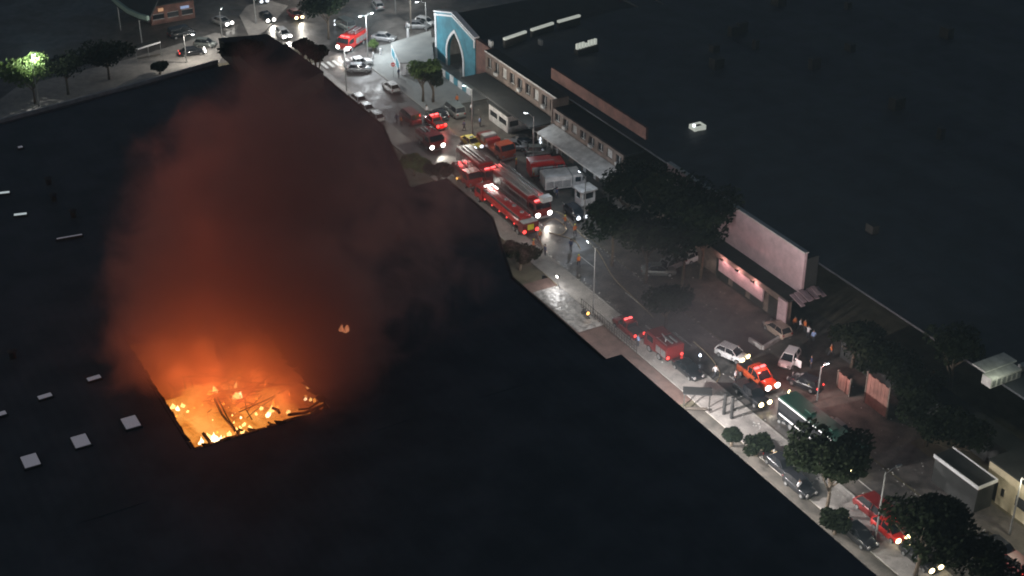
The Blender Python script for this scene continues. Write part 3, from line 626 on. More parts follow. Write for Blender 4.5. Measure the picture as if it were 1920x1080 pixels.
MB().box(c.x-1.5, c.x-1.4, c.y-3.6, c.y-2.6, 2.5, 3.1).obj('lit_sign', glow('amber_sign', (1, .55, .3), .35), sp)
MB().box(c.x-1.5, c.x-1.4, c.y+.6, c.y+2.2, 2.3, 2.8).obj('lit_sign', glow('pale_blue_sign', (.5, .65, 1), .35), sp)
fo = thing('bus_shelter', 'open shelter with a pale lit roof edge near the far pavement', 'shelter')
a1, a2 = at(254, 92, 2.6), at(300, 78, 2.6)
MB().prism([tuple(p.xy) for p in (a1, a2, a2+Vector((-1.8, 0, 0)), a1+Vector((-1.8, 0, 0)))], 2.45, 2.58).obj('roof', MT['tar'], fo)
bar3('roof_edge', (a1.x+.1, a1.y, 2.4), (a2.x+.1, a2.y, 2.4), .25, .12, MT['white'], fo)
for p in (a1, a2, a1.lerp(a2, .5)): MB().tube([(p.x-.2, p.y, 0), (p.x-.2, p.y, 2.44)], .06, 6).obj('post', MT['steel'], fo)
MB().box(a1.x-1.2, a1.x-.8, a1.y+.4, a2.y-.4, .45, .55).obj('bench', MT['wood'], fo)
hut(thing('far_shop', 'dark brown building behind the island at the top', 'building'), at(610, 0).x-14, at(610, 0).x-9, at(610, 0).y-6, at(610, 0).y+4, 4, 'brown', 'tar', 3, 3)

# ---- low walls round the little car park
lw = thing('low_wall', 'low L-shaped pale wall round the corner parking bay', 'wall')
for (xa, ya, xb, yb_) in ((1404, 640, 1428, 655), (1430, 656, 1476, 629)): 
    p, q_ = at(xa, ya), at(xb, yb_); bar3('wall_run', p, q_, .55, .28, MT['grime'], lw)
# shelter roof and dark posts on the left pavement
bs = thing('bus_shelter', 'dark flat bus shelter roof on the near pavement', 'shelter')
c = at(1308, 733, 2.6); T = Matrix.Translation((c.x, c.y, 0)) @ Matrix.Rotation(math.radians(55), 4, 'Z')
MB().box(-1.6, 1.6, -.75, .75, 2.5, 2.62, tf=T).obj('roof', MT['trim'], bs)
for x, y in ((-1.4, -.6), (1.4, -.6), (-1.4, .6), (1.4, .6)): MB().box(x-.05, x+.05, y-.05, y+.05, .12, 2.5, tf=T).obj('post', MT['dsteel'], bs)
MB().box(-1.2, 1.2, -.6, -.2, .5, .58, tf=T).obj('bench', MT['wood'], bs)
# railing beside the bright patch of road
rl = thing('railing', 'dark steel railing along the near pavement by the wet road', 'railing')
p, q_ = Vector((8.5, 5.1, 0)), Vector((21, 5.1, 0))
MB().tube([(p.x, p.y, 1.32), (q_.x, q_.y, 1.32)], .04, 5).obj('top_rail', MT['dsteel'], rl); MB().tube([(p.x, p.y, .6), (q_.x, q_.y, .6)], .03, 5).obj('mid_rail', MT['dsteel'], rl)
for k in range(24):
    r = p.lerp(q_, k/23); MB().tube([(r.x, r.y, .1), (r.x, r.y, 1.3)], .035, 5).obj('post', MT['dsteel'], rl)
# white fence posts at the back of the yard
wf = thing('post_fence', 'row of white posts and panels at the back of the yard', 'fence')
p, q_ = at(1000, 268), at(1072, 300)
for k in range(9):
    r = p.lerp(q_, k/8); MB().box(r.x-.09, r.x+.09, r.y-.09, r.y+.09, 0, 2.3).obj('post', MT['white' if k > 4 else 'grime'], wf)
bar3('rail', p+Vector((0, .12, 1.9)), q_+Vector((0, .12, 1.9)), .12, .06, MT['grime'], wf); bar3('rail', p+Vector((0, .12, .5)), q_+Vector((0, .12, .5)), .12, .06, MT['grime'], wf)
# gates on the right
for px, py, ww, hh, lab in ((1640, 770, 3.4, 4.0, 'tall orange-lit timber gate right of the small car park'), (1580, 735, 1.9, 2.2, 'smaller orange-lit board panel beside the tall gate')):
    c = at(px, py); g = thing('gate', lab, 'gate', (c.x, c.y, 0), 0)
    nb = 6 if ww > 2 else 4
    for k in range(nb): MB().box(-ww/2+k*ww/nb, -ww/2+(k+1)*ww/nb-.04, 0, .07, .1, hh-(.12 if k % 2 else 0)).obj('plank', MT['brick'], g)
    MB().box(-ww/2, ww/2, .08, .16, .4, .55).box(-ww/2, ww/2, .08, .16, hh-.6, hh-.45).obj('rail', MT['wood'], g)
    MB().box(-ww/2-.2, -ww/2-.02, -.05, .15, 0, hh+.2).obj('post', MT['wood'], g); MB().box(ww/2+.02, ww/2+.2, -.05, .15, 0, hh+.2).obj('post', MT['wood'], g)
# ================================================================== OBJECTS: vehicles
def cring(x, w_, zb, zt, c=0.1):
    return [(x, -w_, zb+.06), (x, -w_, zt-c), (x, -w_+c, zt), (x, w_-c, zt), (x, w_, zt-c), (x, w_, zb+.06), (x, w_-.08, zb), (x, -w_+.08, zb)]
def quadring(x, wb, zb, wt, zt): return [(x, -wb, zb), (x, -wt, zt), (x, wt, zt), (x, wb, zb)]
def wheel_mesh(r=.31, w_=.2):
    b = MB(); n = 14
    for y, rr_, mi in ((0, r, 0),):
        ring = lambda yy, q_: [(math.cos(2*math.pi*k/n)*q_, yy, math.sin(2*math.pi*k/n)*q_) for k in range(n)]
        b.loft([ring(-w_/2, r*.9), ring(-w_/2+.03, r), ring(w_/2-.03, r), ring(w_/2, r*.9)], 0)
        b.loft([ring(-w_/2-.012, r*.62), ring(w_/2+.012, r*.62)], 1)
    return b.mesh('wheel', [MT['rubber'], MT['steel']], False)
WHEEL = wheel_mesh(); TWHEEL = wheel_mesh(.48, .28); BWHEEL = wheel_mesh(.3, .1)
PROTO = {}
def proto(kind):
    """mesh data of each kind of car, shared by all copies: name -> (mesh, paint?)"""
    if kind in PROTO: return PROTO[kind]
    P = []
    if kind == 'hatch':
        body = [cring(-1.98, .66, .32, .80), cring(-1.88, .80, .22, .93), cring(-1.2, .85, .19, .97), cring(0, .86, .18, .96), cring(.85, .85, .18, .94), cring(1.55, .81, .2, .84), cring(1.93, .64, .28, .66)]
        cab = [quadring(-1.86, .74, .93, .66, .95), quadring(-1.45, .78, .94, .62, 1.42), quadring(-.2, .79, .94, .63, 1.47), quadring(.42, .79, .94, .61, 1.41), quadring(1.12, .76, .90, .70, .92)]
        rf = (-1.47, .40, .62, 1.40, 1.49); wx = (-1.22, 1.25); L = 1.96; hz = .66
    elif kind == 'sedan':
        body = [cring(-2.25, .66, .32, .86), cring(-2.12, .81, .22, .97), cring(-1.4, .86, .19, .99), cring(0, .88, .18, .97), cring(.9, .87, .18, .95), cring(1.75, .83, .2, .86), cring(2.2, .66, .28, .66)]
        cab = [quadring(-1.68, .74, .96, .66, .98), quadring(-1.05, .80, .95, .60, 1.38), quadring(-.2, .81, .95, .62, 1.44), quadring(.38, .81, .95, .60, 1.38), quadring(1.15, .77, .92, .70, .94)]
        rf = (-1.05, .38, .60, 1.37, 1.46); wx = (-1.4, 1.4); L = 2.22; hz = .67
    elif kind == 'van':
        body = [cring(-2.35, .80, .30, 1.05), cring(-2.28, .90, .24, 1.15), cring(0, .93, .2, 1.18), cring(1.5, .92, .2, 1.16), cring(2.2, .88, .22, 1.02), cring(2.42, .78, .3, .80)]
        cab = [quadring(-2.27, .86, 1.13, .76, 1.2), quadring(-2.15, .88, 1.14, .76, 1.88), quadring(0, .90, 1.15, .78, 1.95), quadring(1.25, .88, 1.15, .76, 1.88), quadring(2.0, .84, 1.1, .78, 1.12)]
        rf = (-2.17, 1.22, .77, 1.86, 1.97); wx = (-1.45, 1.55); L = 2.40; hz = .78
    else:   # pickup
        body = [cring(-2.5, .80, .40, .98, .05), cring(-2.45, .86, .34, 1.05, .05), cring(0, .89, .3, 1.07, .06), cring(1.2, .88, .3, 1.06), cring(2.1, .85, .32, .98), cring(2.5, .74, .38, .80)]
        cab = [quadring(-.75, .80, 1.04, .70, 1.62), quadring(-.2, .81, 1.05, .70, 1.70), quadring(.62, .81, 1.05, .68, 1.62), quadring(1.3, .79, 1.03, .72, 1.06)]
        rf = (-.78, .60, .69, 1.61, 1.72); wx = (-1.6, 1.6); L = 2.48; hz = .80
    b = MB().loft(body); P.append(('body', b.mesh('body', [MT['cwhite']], True), True))
    P.append(('window_glass', MB().loft(cab).mesh('window_glass', [MT['glass']]), False))
    x0, x1, w_, z0, z1 = rf; r = MB().box(x0, x1, -w_, w_, z0+.045, z1)
    c0, c1 = cab[0], cab[-1]
    for s in (-1, 1):   # pillars from waist to roof
        r.tube([(c1[0][0]-.05, s*(c1[3][1]-.01), c1[0][2]+.01), (x1-.02, s*(w_-.01), z0+.06)], .045, 4); r.tube([(c0[0][0]+.03, s*(c0[3][1]-.01), c0[0][2]+.01), (x0+.04, s*(w_-.01), z0+.06)], .06, 4)
        r.tube([((x0+x1)/2+.1, s*(w_+.17), z0-.44), ((x0+x1)/2+.05, s*(w_+.01), z0+.06)], .04, 4)
    P.append(('roof', r.mesh('roof', [MT['cwhite']]), True))
    if kind == 'pickup':
        bd = MB().box(-2.38, -.85, -.74, .74, 1.03, 1.09); P.append(('cargo_bed', bd.mesh('cargo_bed', [MT['trim']]), False))
    for x, nm in ((L, 'bumper'), (-L, 'bumper')):
        sg = 1 if x > 0 else -1; bb = MB().box(min(x-.06*sg, x+.08*sg), max(x-.06*sg, x+.08*sg), -.66, .66, .3, .47); P.append((nm, bb.mesh('bumper', [MT['trim']]), False))
    for s in (-1, 1):
        m_ = MB().box(.62, .8, s*.9 if s > 0 else -1.02, 1.02 if s > 0 else -.9, .98, 1.1); P.append(('mirror', m_.mesh('mirror', [MT['trim']]), False))
    PROTO[kind] = (P, wx, L, hz); return PROTO[kind]
def lens(n_, r, d=.07):
    b = MB(); k = 10; rg = lambda x, q_: [(x, math.cos(2*math.pi*i/k)*q_, math.sin(2*math.pi*i/k)*q_) for i in range(k)]
    return b.loft([rg(-.02, r), rg(d*.6, r*.92), rg(d, r*.45)]).mesh(n_, [MT['lampoff']], True)
HL_M, TL_M = lens('headlight', .21), lens('taillight', .14)
def setmat(o, m): o.material_slots[0].link = 'OBJECT'; o.material_slots[0].material = m
def car(px, py, deg, kind, paint, label, head=None, tail=None, group='cars about the street', z=.7, cat=None, extra=None, beam=0):
    P, wx, L, hz = proto(kind)
    p = at(px, py, z); t = thing({'hatch': 'hatchback_car', 'sedan': 'sedan_car', 'van': 'van', 'pickup': 'pickup_truck'}[kind], label, cat or {'van': 'van', 'pickup': 'pickup'}.get(kind, 'car'), (p.x, p.y, .012 if p.y < 15.4 or p.y > 0 else 0), math.radians(deg), group)
    for nm, me, pt in P:
        o = link(nm, me, t)
        if pt: setmat(o, MT[paint])
    for x in wx:
        for s in (-1, 1):
            o = link('wheel', WHEEL, t); o.location = (x, s*(.79 if kind in ('hatch', 'sedan') else .84), .31)
    for s in (-1, 1):
        h = link('headlight', HL_M, t); h.location = (L-.03, s*.58, hz); setmat(h, G_[head] if head else MT['lampoff'])
        if head: h.scale = (1.7, 1.5, 1.35)
        g = link('taillight', TL_M, t); g.location = (-L+.02, s*.64, hz+.12); g.rotation_euler = (0, 0, math.pi); setmat(g, G_['tail'] if tail else MT['tailoff'])
        if tail: g.scale = (1.5, tail, tail)
    if beam: light('headlight_beam', (L+.25, 0, hz), (1, .94, .82), beam, t, 'SPOT', .12, (0, math.radians(-80), 0), 75)
    return t
def lightbar(t, x, z, w_=.55, on='beacon'):
    b = MB().box(x-.13, x+.13, -w_, w_, z, z+.05).obj('light_bar', MT['trim'], t)
    for s in (-1, 1): MB().box(x-.12, x+.12, s*w_*.55-w_*.4, s*w_*.55+w_*.4, z+.052, z+.2).obj('beacon', G_[on], b)

# -- beyond the junction
car(416, 39, 20, 'sedan', 'silver', 'silver car with two lit spots left of the traffic island', head='head')
car(500, 31, 0, 'sedan', 'black', 'black car with blazing headlamps just right of the traffic island', head='head', beam=1500)
car(553, 26, 0, 'sedan', 'dred', 'dark red car with yellowish headlamps beside the black car', head='warm', beam=900)
car(531, 62, 0, 'hatch', 'cwhite', 'white hatchback with headlamps on at the corner of the black roof', head='head', beam=1500)
car(647, 46, 188, 'van', 'grey', 'grey-green van crossing behind the red fire engine', tail=None, head='dot')
car(708, 9, 170, 'hatch', 'silver', 'small pale car alone at the top of the cross street')
car(720, 69, 45, 'sedan', 'silver', 'silver sedan parked side-on beyond the crashed-looking pair')
car(797, 40, 30, 'hatch', 'cwhite', 'white car tucked against the left end of the blue facade')
car(783, 46, 60, 'sedan', 'silver', 'silver car beside the white one left of the facade')
car(674, 127, 60, 'hatch', 'silver', 'silver hatchback behind the white flatbed at the road corner')
car(672, 118, 8+82, 'pickup', 'cwhite', 'white pickup standing across the road corner')
car(733, 162, 180, 'hatch', 'cwhite', 'clean white hatchback driving alone up the lit road')
for (x, y, k, l_) in ((670, 178, 'hatch', 'white hatchback, first in the row half hidden by the roof edge'), (685, 195, 'sedan', 'white sedan, middle of the row half hidden by the roof edge'), (704, 211, 'hatch', 'white hatchback, last in the row half hidden by the roof edge')):
    car(x, y, 180, k, 'cwhite', l_, group='white cars parked along the near kerb', z=1.2)
car(360, 96, 80, 'sedan', 'black', 'black car with one red lamp on the far pavement', head='head', tail=1.0)
car(488, -4, 0, 'sedan', 'grey', 'grey car entering at the top edge', head='dot')
car(340, 62, 95, 'van', 'black', 'dark van parked before the red-brown shop')
car(385, 80, 50, 'hatch', 'grey', 'dull grey hatchback behind the black car with the red lamp')
# -- the convoy
car(824, 213, 180, 'hatch', 'black', 'dark car with a white roof line parked under the trees')
car(852, 207, 180, 'van', 'grey', 'grey van parked before the arch')
car(769, 220, 180, 'van', 'dred', 'dark red van behind the braking fire pickup', tail=None)
t = car(815, 228, 180, 'pickup', 'red', 'red fire pickup with both brake lamps glaring', tail=1.9, cat='pickup'); lightbar(t, .1, 1.74, .7); light('beacon_light', (-2.9, 0, 1.3), (1, .06, .05), 150, t, radius=.2)
t = car(884, 266, 0, 'sedan', 'yellow', 'yellow taxi between the fire engines', head='dot'); MB().box(-.15, .15, -.3, .3, 1.47, 1.62).obj('taxi_sign', MT['grime'], t)
car(986, 263, 60, 'sedan', 'black', 'black car in the yard by the gatehouse', head='dot')
car(1010, 282, 60, 'hatch', 'grey', 'dark grey hatchback in the yard by the white posts')
car(964, 272, 60, 'hatch', 'silver', 'dull silver hatchback in the yard right of the red truck')
car(1078, 397, 0, 'hatch', 'black', 'black hatchback with one small lit headlamp by the kiosk', head='dot')
# -- down the street
t = car(1178, 613, 180, 'pickup', 'dred', 'dark red pickup with glowing tail lamps in the smoke', tail=1.4); lightbar(t, .1, 1.74)
car(1372, 661, 20, 'hatch', 'cwhite', 'brightly lit white patrol car at the car park mouth', head='warm')
c_ = car(1480, 671, -58, 'hatch', 'cwhite', 'white hatchback with an open door in the small car park')
dr = MB().box(0, .05, 0, .95, .3, 1.25); d_ = dr.obj('open_door', MT['cwhite'], c_); d_.location = (.55, .88, 0); d_.rotation_euler = (0, 0, math.radians(-20))
car(1458, 615, 180, 'hatch', 'tan', 'beige hatchback behind the low L-shaped wall')
t = car(1421, 706, 0, 'pickup', 'orange', 'orange-red pickup with a glaring red light bar', head='head', beam=500); t.scale = (1.12, 1.12, 1.12); lightbar(t, .15, 1.74, .7); light('beacon_light', (.9, 0, 2.2), (1, .1, .08), 300, t, radius=.2)
t = car(1410, 738, 0, 'pickup', 'black', 'black pickup with yellowish headlamps beside the orange pickup', head='warm', beam=500)
car(1290, 690, 0, 'sedan', 'black', 'black sedan ahead of the dark shelter roof')
car(1510, 715, 200, 'hatch', 'black', 'black hatchback with red lamps left of the pale pole', tail=.9)
car(1573, 806, 0, 'sedan', 'grey', 'grey sedan with a glint on its nose beyond the bus')
car(1466, 869, 0, 'sedan', 'black', 'glossy black sedan parked by the near pavement')
car(1500, 908, 0, 'hatch', 'black', 'black hatchback with a white glint behind the glossy sedan', head=None)
car(1640, 955, 180, 'van', 'dred', 'dark red van with two huge brake lamps by the thin pole', tail=3.2)
car(1668, 990, 0, 'hatch', 'red', 'red hatchback with yellow headlamps below the braking van', head='warm', beam=250)
car(1726, 1042, 0, 'sedan', 'black', 'black sedan with yellow headlamps at the bottom of the street', head='warm', beam=250)
car(1610, 1000, 0, 'sedan', 'black', 'black sedan at the edge of the near black roof')
car(1868, 1022, 180, 'sedan', 'black', 'black sedan near the bottom right corner', tail=.8)
car(1900, 1052, 180, 'hatch', 'dred', 'dark red hatchback at the bottom right corner', tail=1.3)
car(1262, 492, 100, 'hatch', 'silver', 'silver hatchback under the dark trees')
car(1300, 478, 100, 'hatch', 'cwhite', 'white hatchback under the dark trees beside the pink-lit building')
car(1235, 505, 60, 'sedan', 'grey', 'grey sedan under the dark trees, farthest from the building')

def truck(px, py, deg, L, kind, paint, label, head=None, tail=None, beacons=True, z=1.6, roofm='dred', beam=0, W=1.22, cat='fire engine', name='fire_engine', H=2.9):
    p = at(px, py, z); t = thing(name, label, cat, (p.x, p.y, .012), math.radians(deg), 'fire engines in the street')
    h = L/2; cl = 2.3 if kind != 'box' else 1.9; xc = h-cl
    MB().box(-h+.1, h-.2, -W*.8, W*.8, .45, .74).obj('chassis', MT['trim'], t)
    cabm = MB().loft([cring(xc, W, .55, 2.55, .12), cring(h-.55, W, .55, 2.6, .14), cring(h-.1, W-.02, .5, 1.75, .1), cring(h, W-.08, .5, 1.3, .1)])
    cb_ = cabm.obj('cab', MT[paint], t)
    MB().add([(h-.54, -W+.14, 2.50), (h-.1, -W+.1, 1.80), (h-.1, W-.1, 1.80), (h-.54, W-.14, 2.50), (h-.50, -W+.14, 2.54), (h-.05, -W+.1, 1.82), (h-.05, W-.1, 1.82), (h-.50, W-.14, 2.54)],
             [(4, 5, 6, 7), (3, 2, 1, 0), (0, 1, 5, 4), (1, 2, 6, 5), (2, 3, 7, 6), (3, 0, 4, 7)]).obj('windshield', MT['glass'], cb_)
    for s in (-1, 1): MB().box(xc+.35, h-.75, s*W-.01 if s > 0 else -W-.02, W+.02 if s > 0 else -W+.01, 1.55, 2.3).obj('side_window', MT['glass'], cb_)
    x0, x1 = -h, xc-.12
    if kind == 'tanker':
        n = 14; rg = lambda x, a: [(x, math.cos(2*math.pi*k/n)*W*a, 1.75+math.sin(2*math.pi*k/n)*1.0*a) for k in range(n)]
        MB().loft([rg(x0+1.3, .85), rg(x0+1.5, 1), rg(x1-.2, 1), rg(x1, .85)]).obj('tank', MT[paint], t, True)
        for s in (-1, 1):
            MB().box(x0+1.4, x1-.1, s*1.02-.16, s*1.02+.16, 2.42, 2.5).obj('walkway', MT['dsteel'], t)
            MB().tube([(x0+1.5, s*1.15, 2.8), (x1-.2, s*1.15, 2.8)], .03, 5).obj('hand_rail', MT['steel'], t)
        for s, xx in ((-1, x1-1.0), (1, x1-.9)): MB().box(xx-.55, xx+.55, s*.42-.11, s*.42+.11, 2.82, 2.93).obj('work_light', G_['strip'], t)
        for k in range(3): MB().tube([(x0+2.4+k*2.2, 0, 2.7), (x0+2.4+k*2.2, 0, 2.88)], .3, 10).obj('hatch', MT['steel'], t)
        MB().box(x0, x0+1.25, -W, W, .75, 2.2).obj('rear_locker', MT[roofm], t)
        MB().box(x0+.1, x0+1.15, -W+.1, W-.15, 2.21, 2.3).obj('locker_lid', MT['grime'], t)
        MB().box(x0-.05, x0-.003, -.45, .5, 1.2, 2.0).obj('warning_plate', MT['yplate'], t)
    elif kind == 'flat':
        MB().box(x0, x1, -W, W, .75, 1.15).obj('flatbed', MT[paint], t)
        for k in range(3): MB().box(x0+.3+k*1.2, x0+1.3+k*1.2, -W+.1, W-.1, 1.16, 1.8+.3*(k % 2)).obj('equipment_locker', MT[('dred', 'grime', 'red')[k % 3]], t)
    else:
        MB().loft([cring(x0, W, .7, H-.05, .06), cring(x1, W, .7, H-.05, .06)]).obj('rear_body', MT[paint], t)
        n = max(2, int((x1-x0)/1.25)); st_ = (x1-x0-.3)/n
        for s in (-1, 1):
            for k in range(n):
                xa = x0+.2+k*st_; MB().box(xa, xa+st_-.14, (W+.003) if s > 0 else -W-.035, (W+.035) if s > 0 else -W-.003, .95, H-.65).obj('locker_shutter', MT['steel'], t)
        MB().box(x0+.15, x1-.15, -W+.15, W-.15, H-.048, H+.02).obj('roof_deck', MT[roofm], t)
        for s in (-1, 1): MB().tube([(x0+.1, s*(W-.08), H+.25), (x1-.1, s*(W-.08), H+.25)], .03, 5).obj('roof_rail', MT['steel'], t)
    if kind == 'ladder':
        for off, zz, xa, xb in ((-.0, H+.35, x0-.8, h-.2), (0, H+.62, x0+.3, h-.9)):
            wd = .45 if zz < H+.5 else .33
            ld = MB()
            for s in (-1, 1): ld.box(xa, xb, s*wd-.05, s*wd+.05, zz, zz+.2)
            k = xa+.3
            while k < xb: ld.box(k, k+.06, -wd+.05, wd-.05, zz+.05, zz+.11); k += .45
            ld.obj('ladder_section', MT['steel'], t)
        MB().tube([(x0+1.2, 0, H+.02), (x0+1.2, 0, H+.34)], .6, 12).obj('turntable', MT['steel'], t)
        MB().box(h-.15, h+.9, -.75, .75, H+.3, H+1.0).obj('rescue_cage', MT['grime'], t)
    if kind == 'engine':
        MB().box(x0+.4, x1-.5, -.55, -.35, H+.05, H+.17).box(x0+.4, x1-.5, .05, .25, H+.05, H+.17).obj('roof_ladder', MT['steel'], t)
        MB().tube([(x1-1.2, .6, H), (x1-1.2, .6, H+.5), (x1-.4, .6, H+.7)], .08, 6).obj('water_monitor', MT['steel'], t)
    for x in ([h-1.25, -h+1.5] + ([-h+2.6] if L > 9 else [])):
        for s in (-1, 1): o = link('wheel', TWHEEL, t); o.location = (x, s*(W-.12), .48)
    MB().box(h-.02, h+.14, -W+.05, W-.05, .42, .68).obj('bumper', MT['steel'], t)
    for s in (-1, 1):
        o = link('headlight', HL_M, t); o.location = (h-.02, s*(W-.28), 1.0); setmat(o, G_[head] if head else MT['lampoff'])
        if head: o.scale = (1.9, 1.7, 1.55)
        o = link('taillight', TL_M, t); o.location = (-h-.005, s*(W-.25), 1.05); o.rotation_euler = (0, 0, math.pi); setmat(o, G_['tail'] if tail else MT['tailoff'])
        if tail: o.scale = (1.6, tail, tail)
        MB().box(h-.5, h-.36, s*(W+.1)-.06, s*(W+.1)+.06, 1.7, 2.2).obj('mirror', MT['trim'], t)
    if beacons: lightbar(t, h-1.1, 2.56, .9); light('beacon_light', (h-.2, 0, 3.3), (1, .14, .12), 110, t, radius=.2)
    if beam: light('headlight_beam', (h+.3, 0, 1.1), (1, .94, .82), beam, t, 'SPOT', .15, (0, math.radians(-80), 0), 80)
    return t
truck(660, 72, -55, 6.6, 'engine', 'red', 'red fire engine with headlamps on at the junction', head='head', beam=1500, H=2.6)
truck(806, 256, 0, 5.2, 'engine', 'dred', 'dark fire engine with the widest-set glaring headlamps, beside the braking pickup', head='head', beam=2600, W=1.2, H=2.2, beacons=False)
truck(929, 266, 0, 8.4, 'flat', 'orange', 'orange-red equipment truck parked along the right side', beacons=False)
truck(897, 310, 0, 9.4, 'engine', 'dred', 'dark red engine with a pale roof box behind the ladder truck', head='head', beam=700)
b_ = truck(978, 361, 0, 12.5, 'ladder', 'dred', 'ladder truck with a long grey ladder folded along its roof', head='head', roofm='grime', beam=1400)
b_ = truck(876, 324, 0, 5.4, 'engine', 'red', 'short red rescue truck with pink-lit beacons on its roof', beacons=False, tail=.8, W=1.15, H=2.5)
for x, y in ((-1.4, -.5), (-1.3, .35), (-.6, -.7)): MB().tube([(x, y, 2.55), (x, y, 2.85)], [.24, .18], 8).obj('beacon', G_['beacon'], b_)
light('beacon_light', (-1.2, 0, 3.6), (1, .12, .12), 160, b_, radius=.2)
t = truck(948, 387, 180, 14.0, 'tanker', 'red', 'long red water tanker with white work lamps and a yellow rear plate', tail=2.0, beacons=False, roofm='dred')
lightbar(t, 4.9, 2.6, .7, 'strip')
for k in range(5): MB().box(-4.6+k*2.1, -4.45+k*2.1, 1.14, 1.24, 1.2, 1.35).obj('marker_lamp', G_['tail'], t)
truck(1026, 312, 75, 5.6, 'box', 'red', 'red-roofed rescue truck parked across the yard', beacons=False, roofm='red', H=2.9)
t = truck(1055, 334, 75, 6.0, 'box', 'grime', 'pale grey box truck beside the red-roofed rescue truck', beacons=False, roofm='grime', W=1.5, H=2.6, cat='truck', name='box_truck')
truck(1244, 642, 180, 4.8, 'engine', 'dred', 'red fire engine seen from behind in the darkest part of the street', tail=1.5, H=2.5, beacons=False)

# bus
p = at(1540, 811, 1.6); bt = thing('bus', 'long green-roofed bus with white side edges beside the big dark tree', 'bus', (p.x, p.y, .012), 0)
BL, BW = 5.9, 1.25
b = MB(); b.box(-BL, BL, -BW, BW, .4, 1.35).box(-BL, BL, -BW, BW, 2.45, 2.85)
for k in range(9):
    x = -BL+k*(2*BL-.16)/8; b.box(x, x+.16, -BW, -BW+.06, 1.351, 2.449).box(x, x+.16, BW-.06, BW, 1.351, 2.449)
b.obj('body', MT['black'], bt)
MB().loft([cring(-BL-.02, BW+.01, 2.84, 3.12, .12), cring(BL+.02, BW+.01, 2.84, 3.12, .12)]).obj('roof', MT['green'], bt)
MB().box(-BL, BL-.2, -BW-.05, -BW-.012, 2.8, 3.0).obj('roof_edge', MT['white'], bt); MB().box(-BL+.3, BL-1.2, -BW-.04, -BW-.003, 1.0, 1.22).obj('side_stripe', MT['white'], bt)
for k in range(8):
    x = -BL+.17+k*(2*BL-.16)/8; L_ = (2*BL-.16)/8-.18
    for y0, y1 in ((-BW+.02, -BW+.04), (BW-.04, BW-.02)): MB().box(x, x+L_, y0, y1, 1.352, 2.448).obj('window', MT['win'], bt)
for s, nm in ((1, 'windshield'), (-1, 'rear_window')): MB().box(min(s*BL, s*(BL+.03)), max(s*BL, s*(BL+.03)), -BW+.1, BW-.1, 1.5, 2.6).obj(nm, MT['win'], bt)
for x in (-3.6, 3.6):
    for s in (-1, 1): o = link('wheel', TWHEEL, bt); o.location = (x, s*(BW-.12), .48)
for s in (-1, 1):
    o = link('headlight', HL_M, bt); o.location = (BL+.01, s*.95, .8); setmat(o, G_['warm'])
    o = link('taillight', TL_M, bt); o.location = (-BL-.01, s*.95, 1.0); o.rotation_euler = (0, 0, math.pi); setmat(o, G_['tail']); o.scale = (1.3, 1.3, 1.3)
for k in (-2, 1.5): MB().box(k-.5, k+.5, -.4, .4, 3.121, 3.26).obj('roof_hatch', MT['green'], bt)

# motorcycles
def moto(px, py, deg, label, on='warm'):
    p = at(px, py, .6); t = thing('motorcycle', label, 'motorcycle', (p.x, p.y, .012), math.radians(deg), 'motorcycles by the bus')
    for x in (-.65, .65): o = link('wheel', BWHEEL, t); o.location = (x, 0, .3)
    MB().loft([cring(-.55, .12, .55, .72, .04), cring(-.1, .15, .5, .8, .05), cring(.35, .16, .55, .95, .06), cring(.5, .1, .6, .85, .04)]).obj('fuel_tank', MT['black'], t, True)
    MB().box(-.7, -.02, -.13, .13, .78, .86).obj('seat', MT['trim'], t)
    MB().tube([(.65, 0, .3), (.42, 0, 1.02)], .035, 6).obj('fork', MT['steel'], t); MB().tube([(.36, -.36, 1.06), (.45, 0, 1.02), (.36, .36, 1.06)], .025, 6).obj('handlebar', MT['trim'], t)
    MB().box(-.25, .2, -.14, .14, .3, .52).obj('engine', MT['steel'], t)
    o = link('headlight', HL_M, t); o.location = (.55, 0, .9); setmat(o, G_[on]); return t
moto(1474, 771, 0, 'motorcycle with a bright yellow lamp left of the bus'); moto(1471, 790, 20, 'motorcycle with a dimmer lamp, nearer the near pavement'); moto(1487, 742, 200, 'motorcycle at the front left corner of the bus'); moto(1524, 817, 0, 'motorcycle with a lamp below the bus tail')
moto(1098, 588, 0, 'motorcycle with an amber lamp beside the tall dark pole', 'amber')

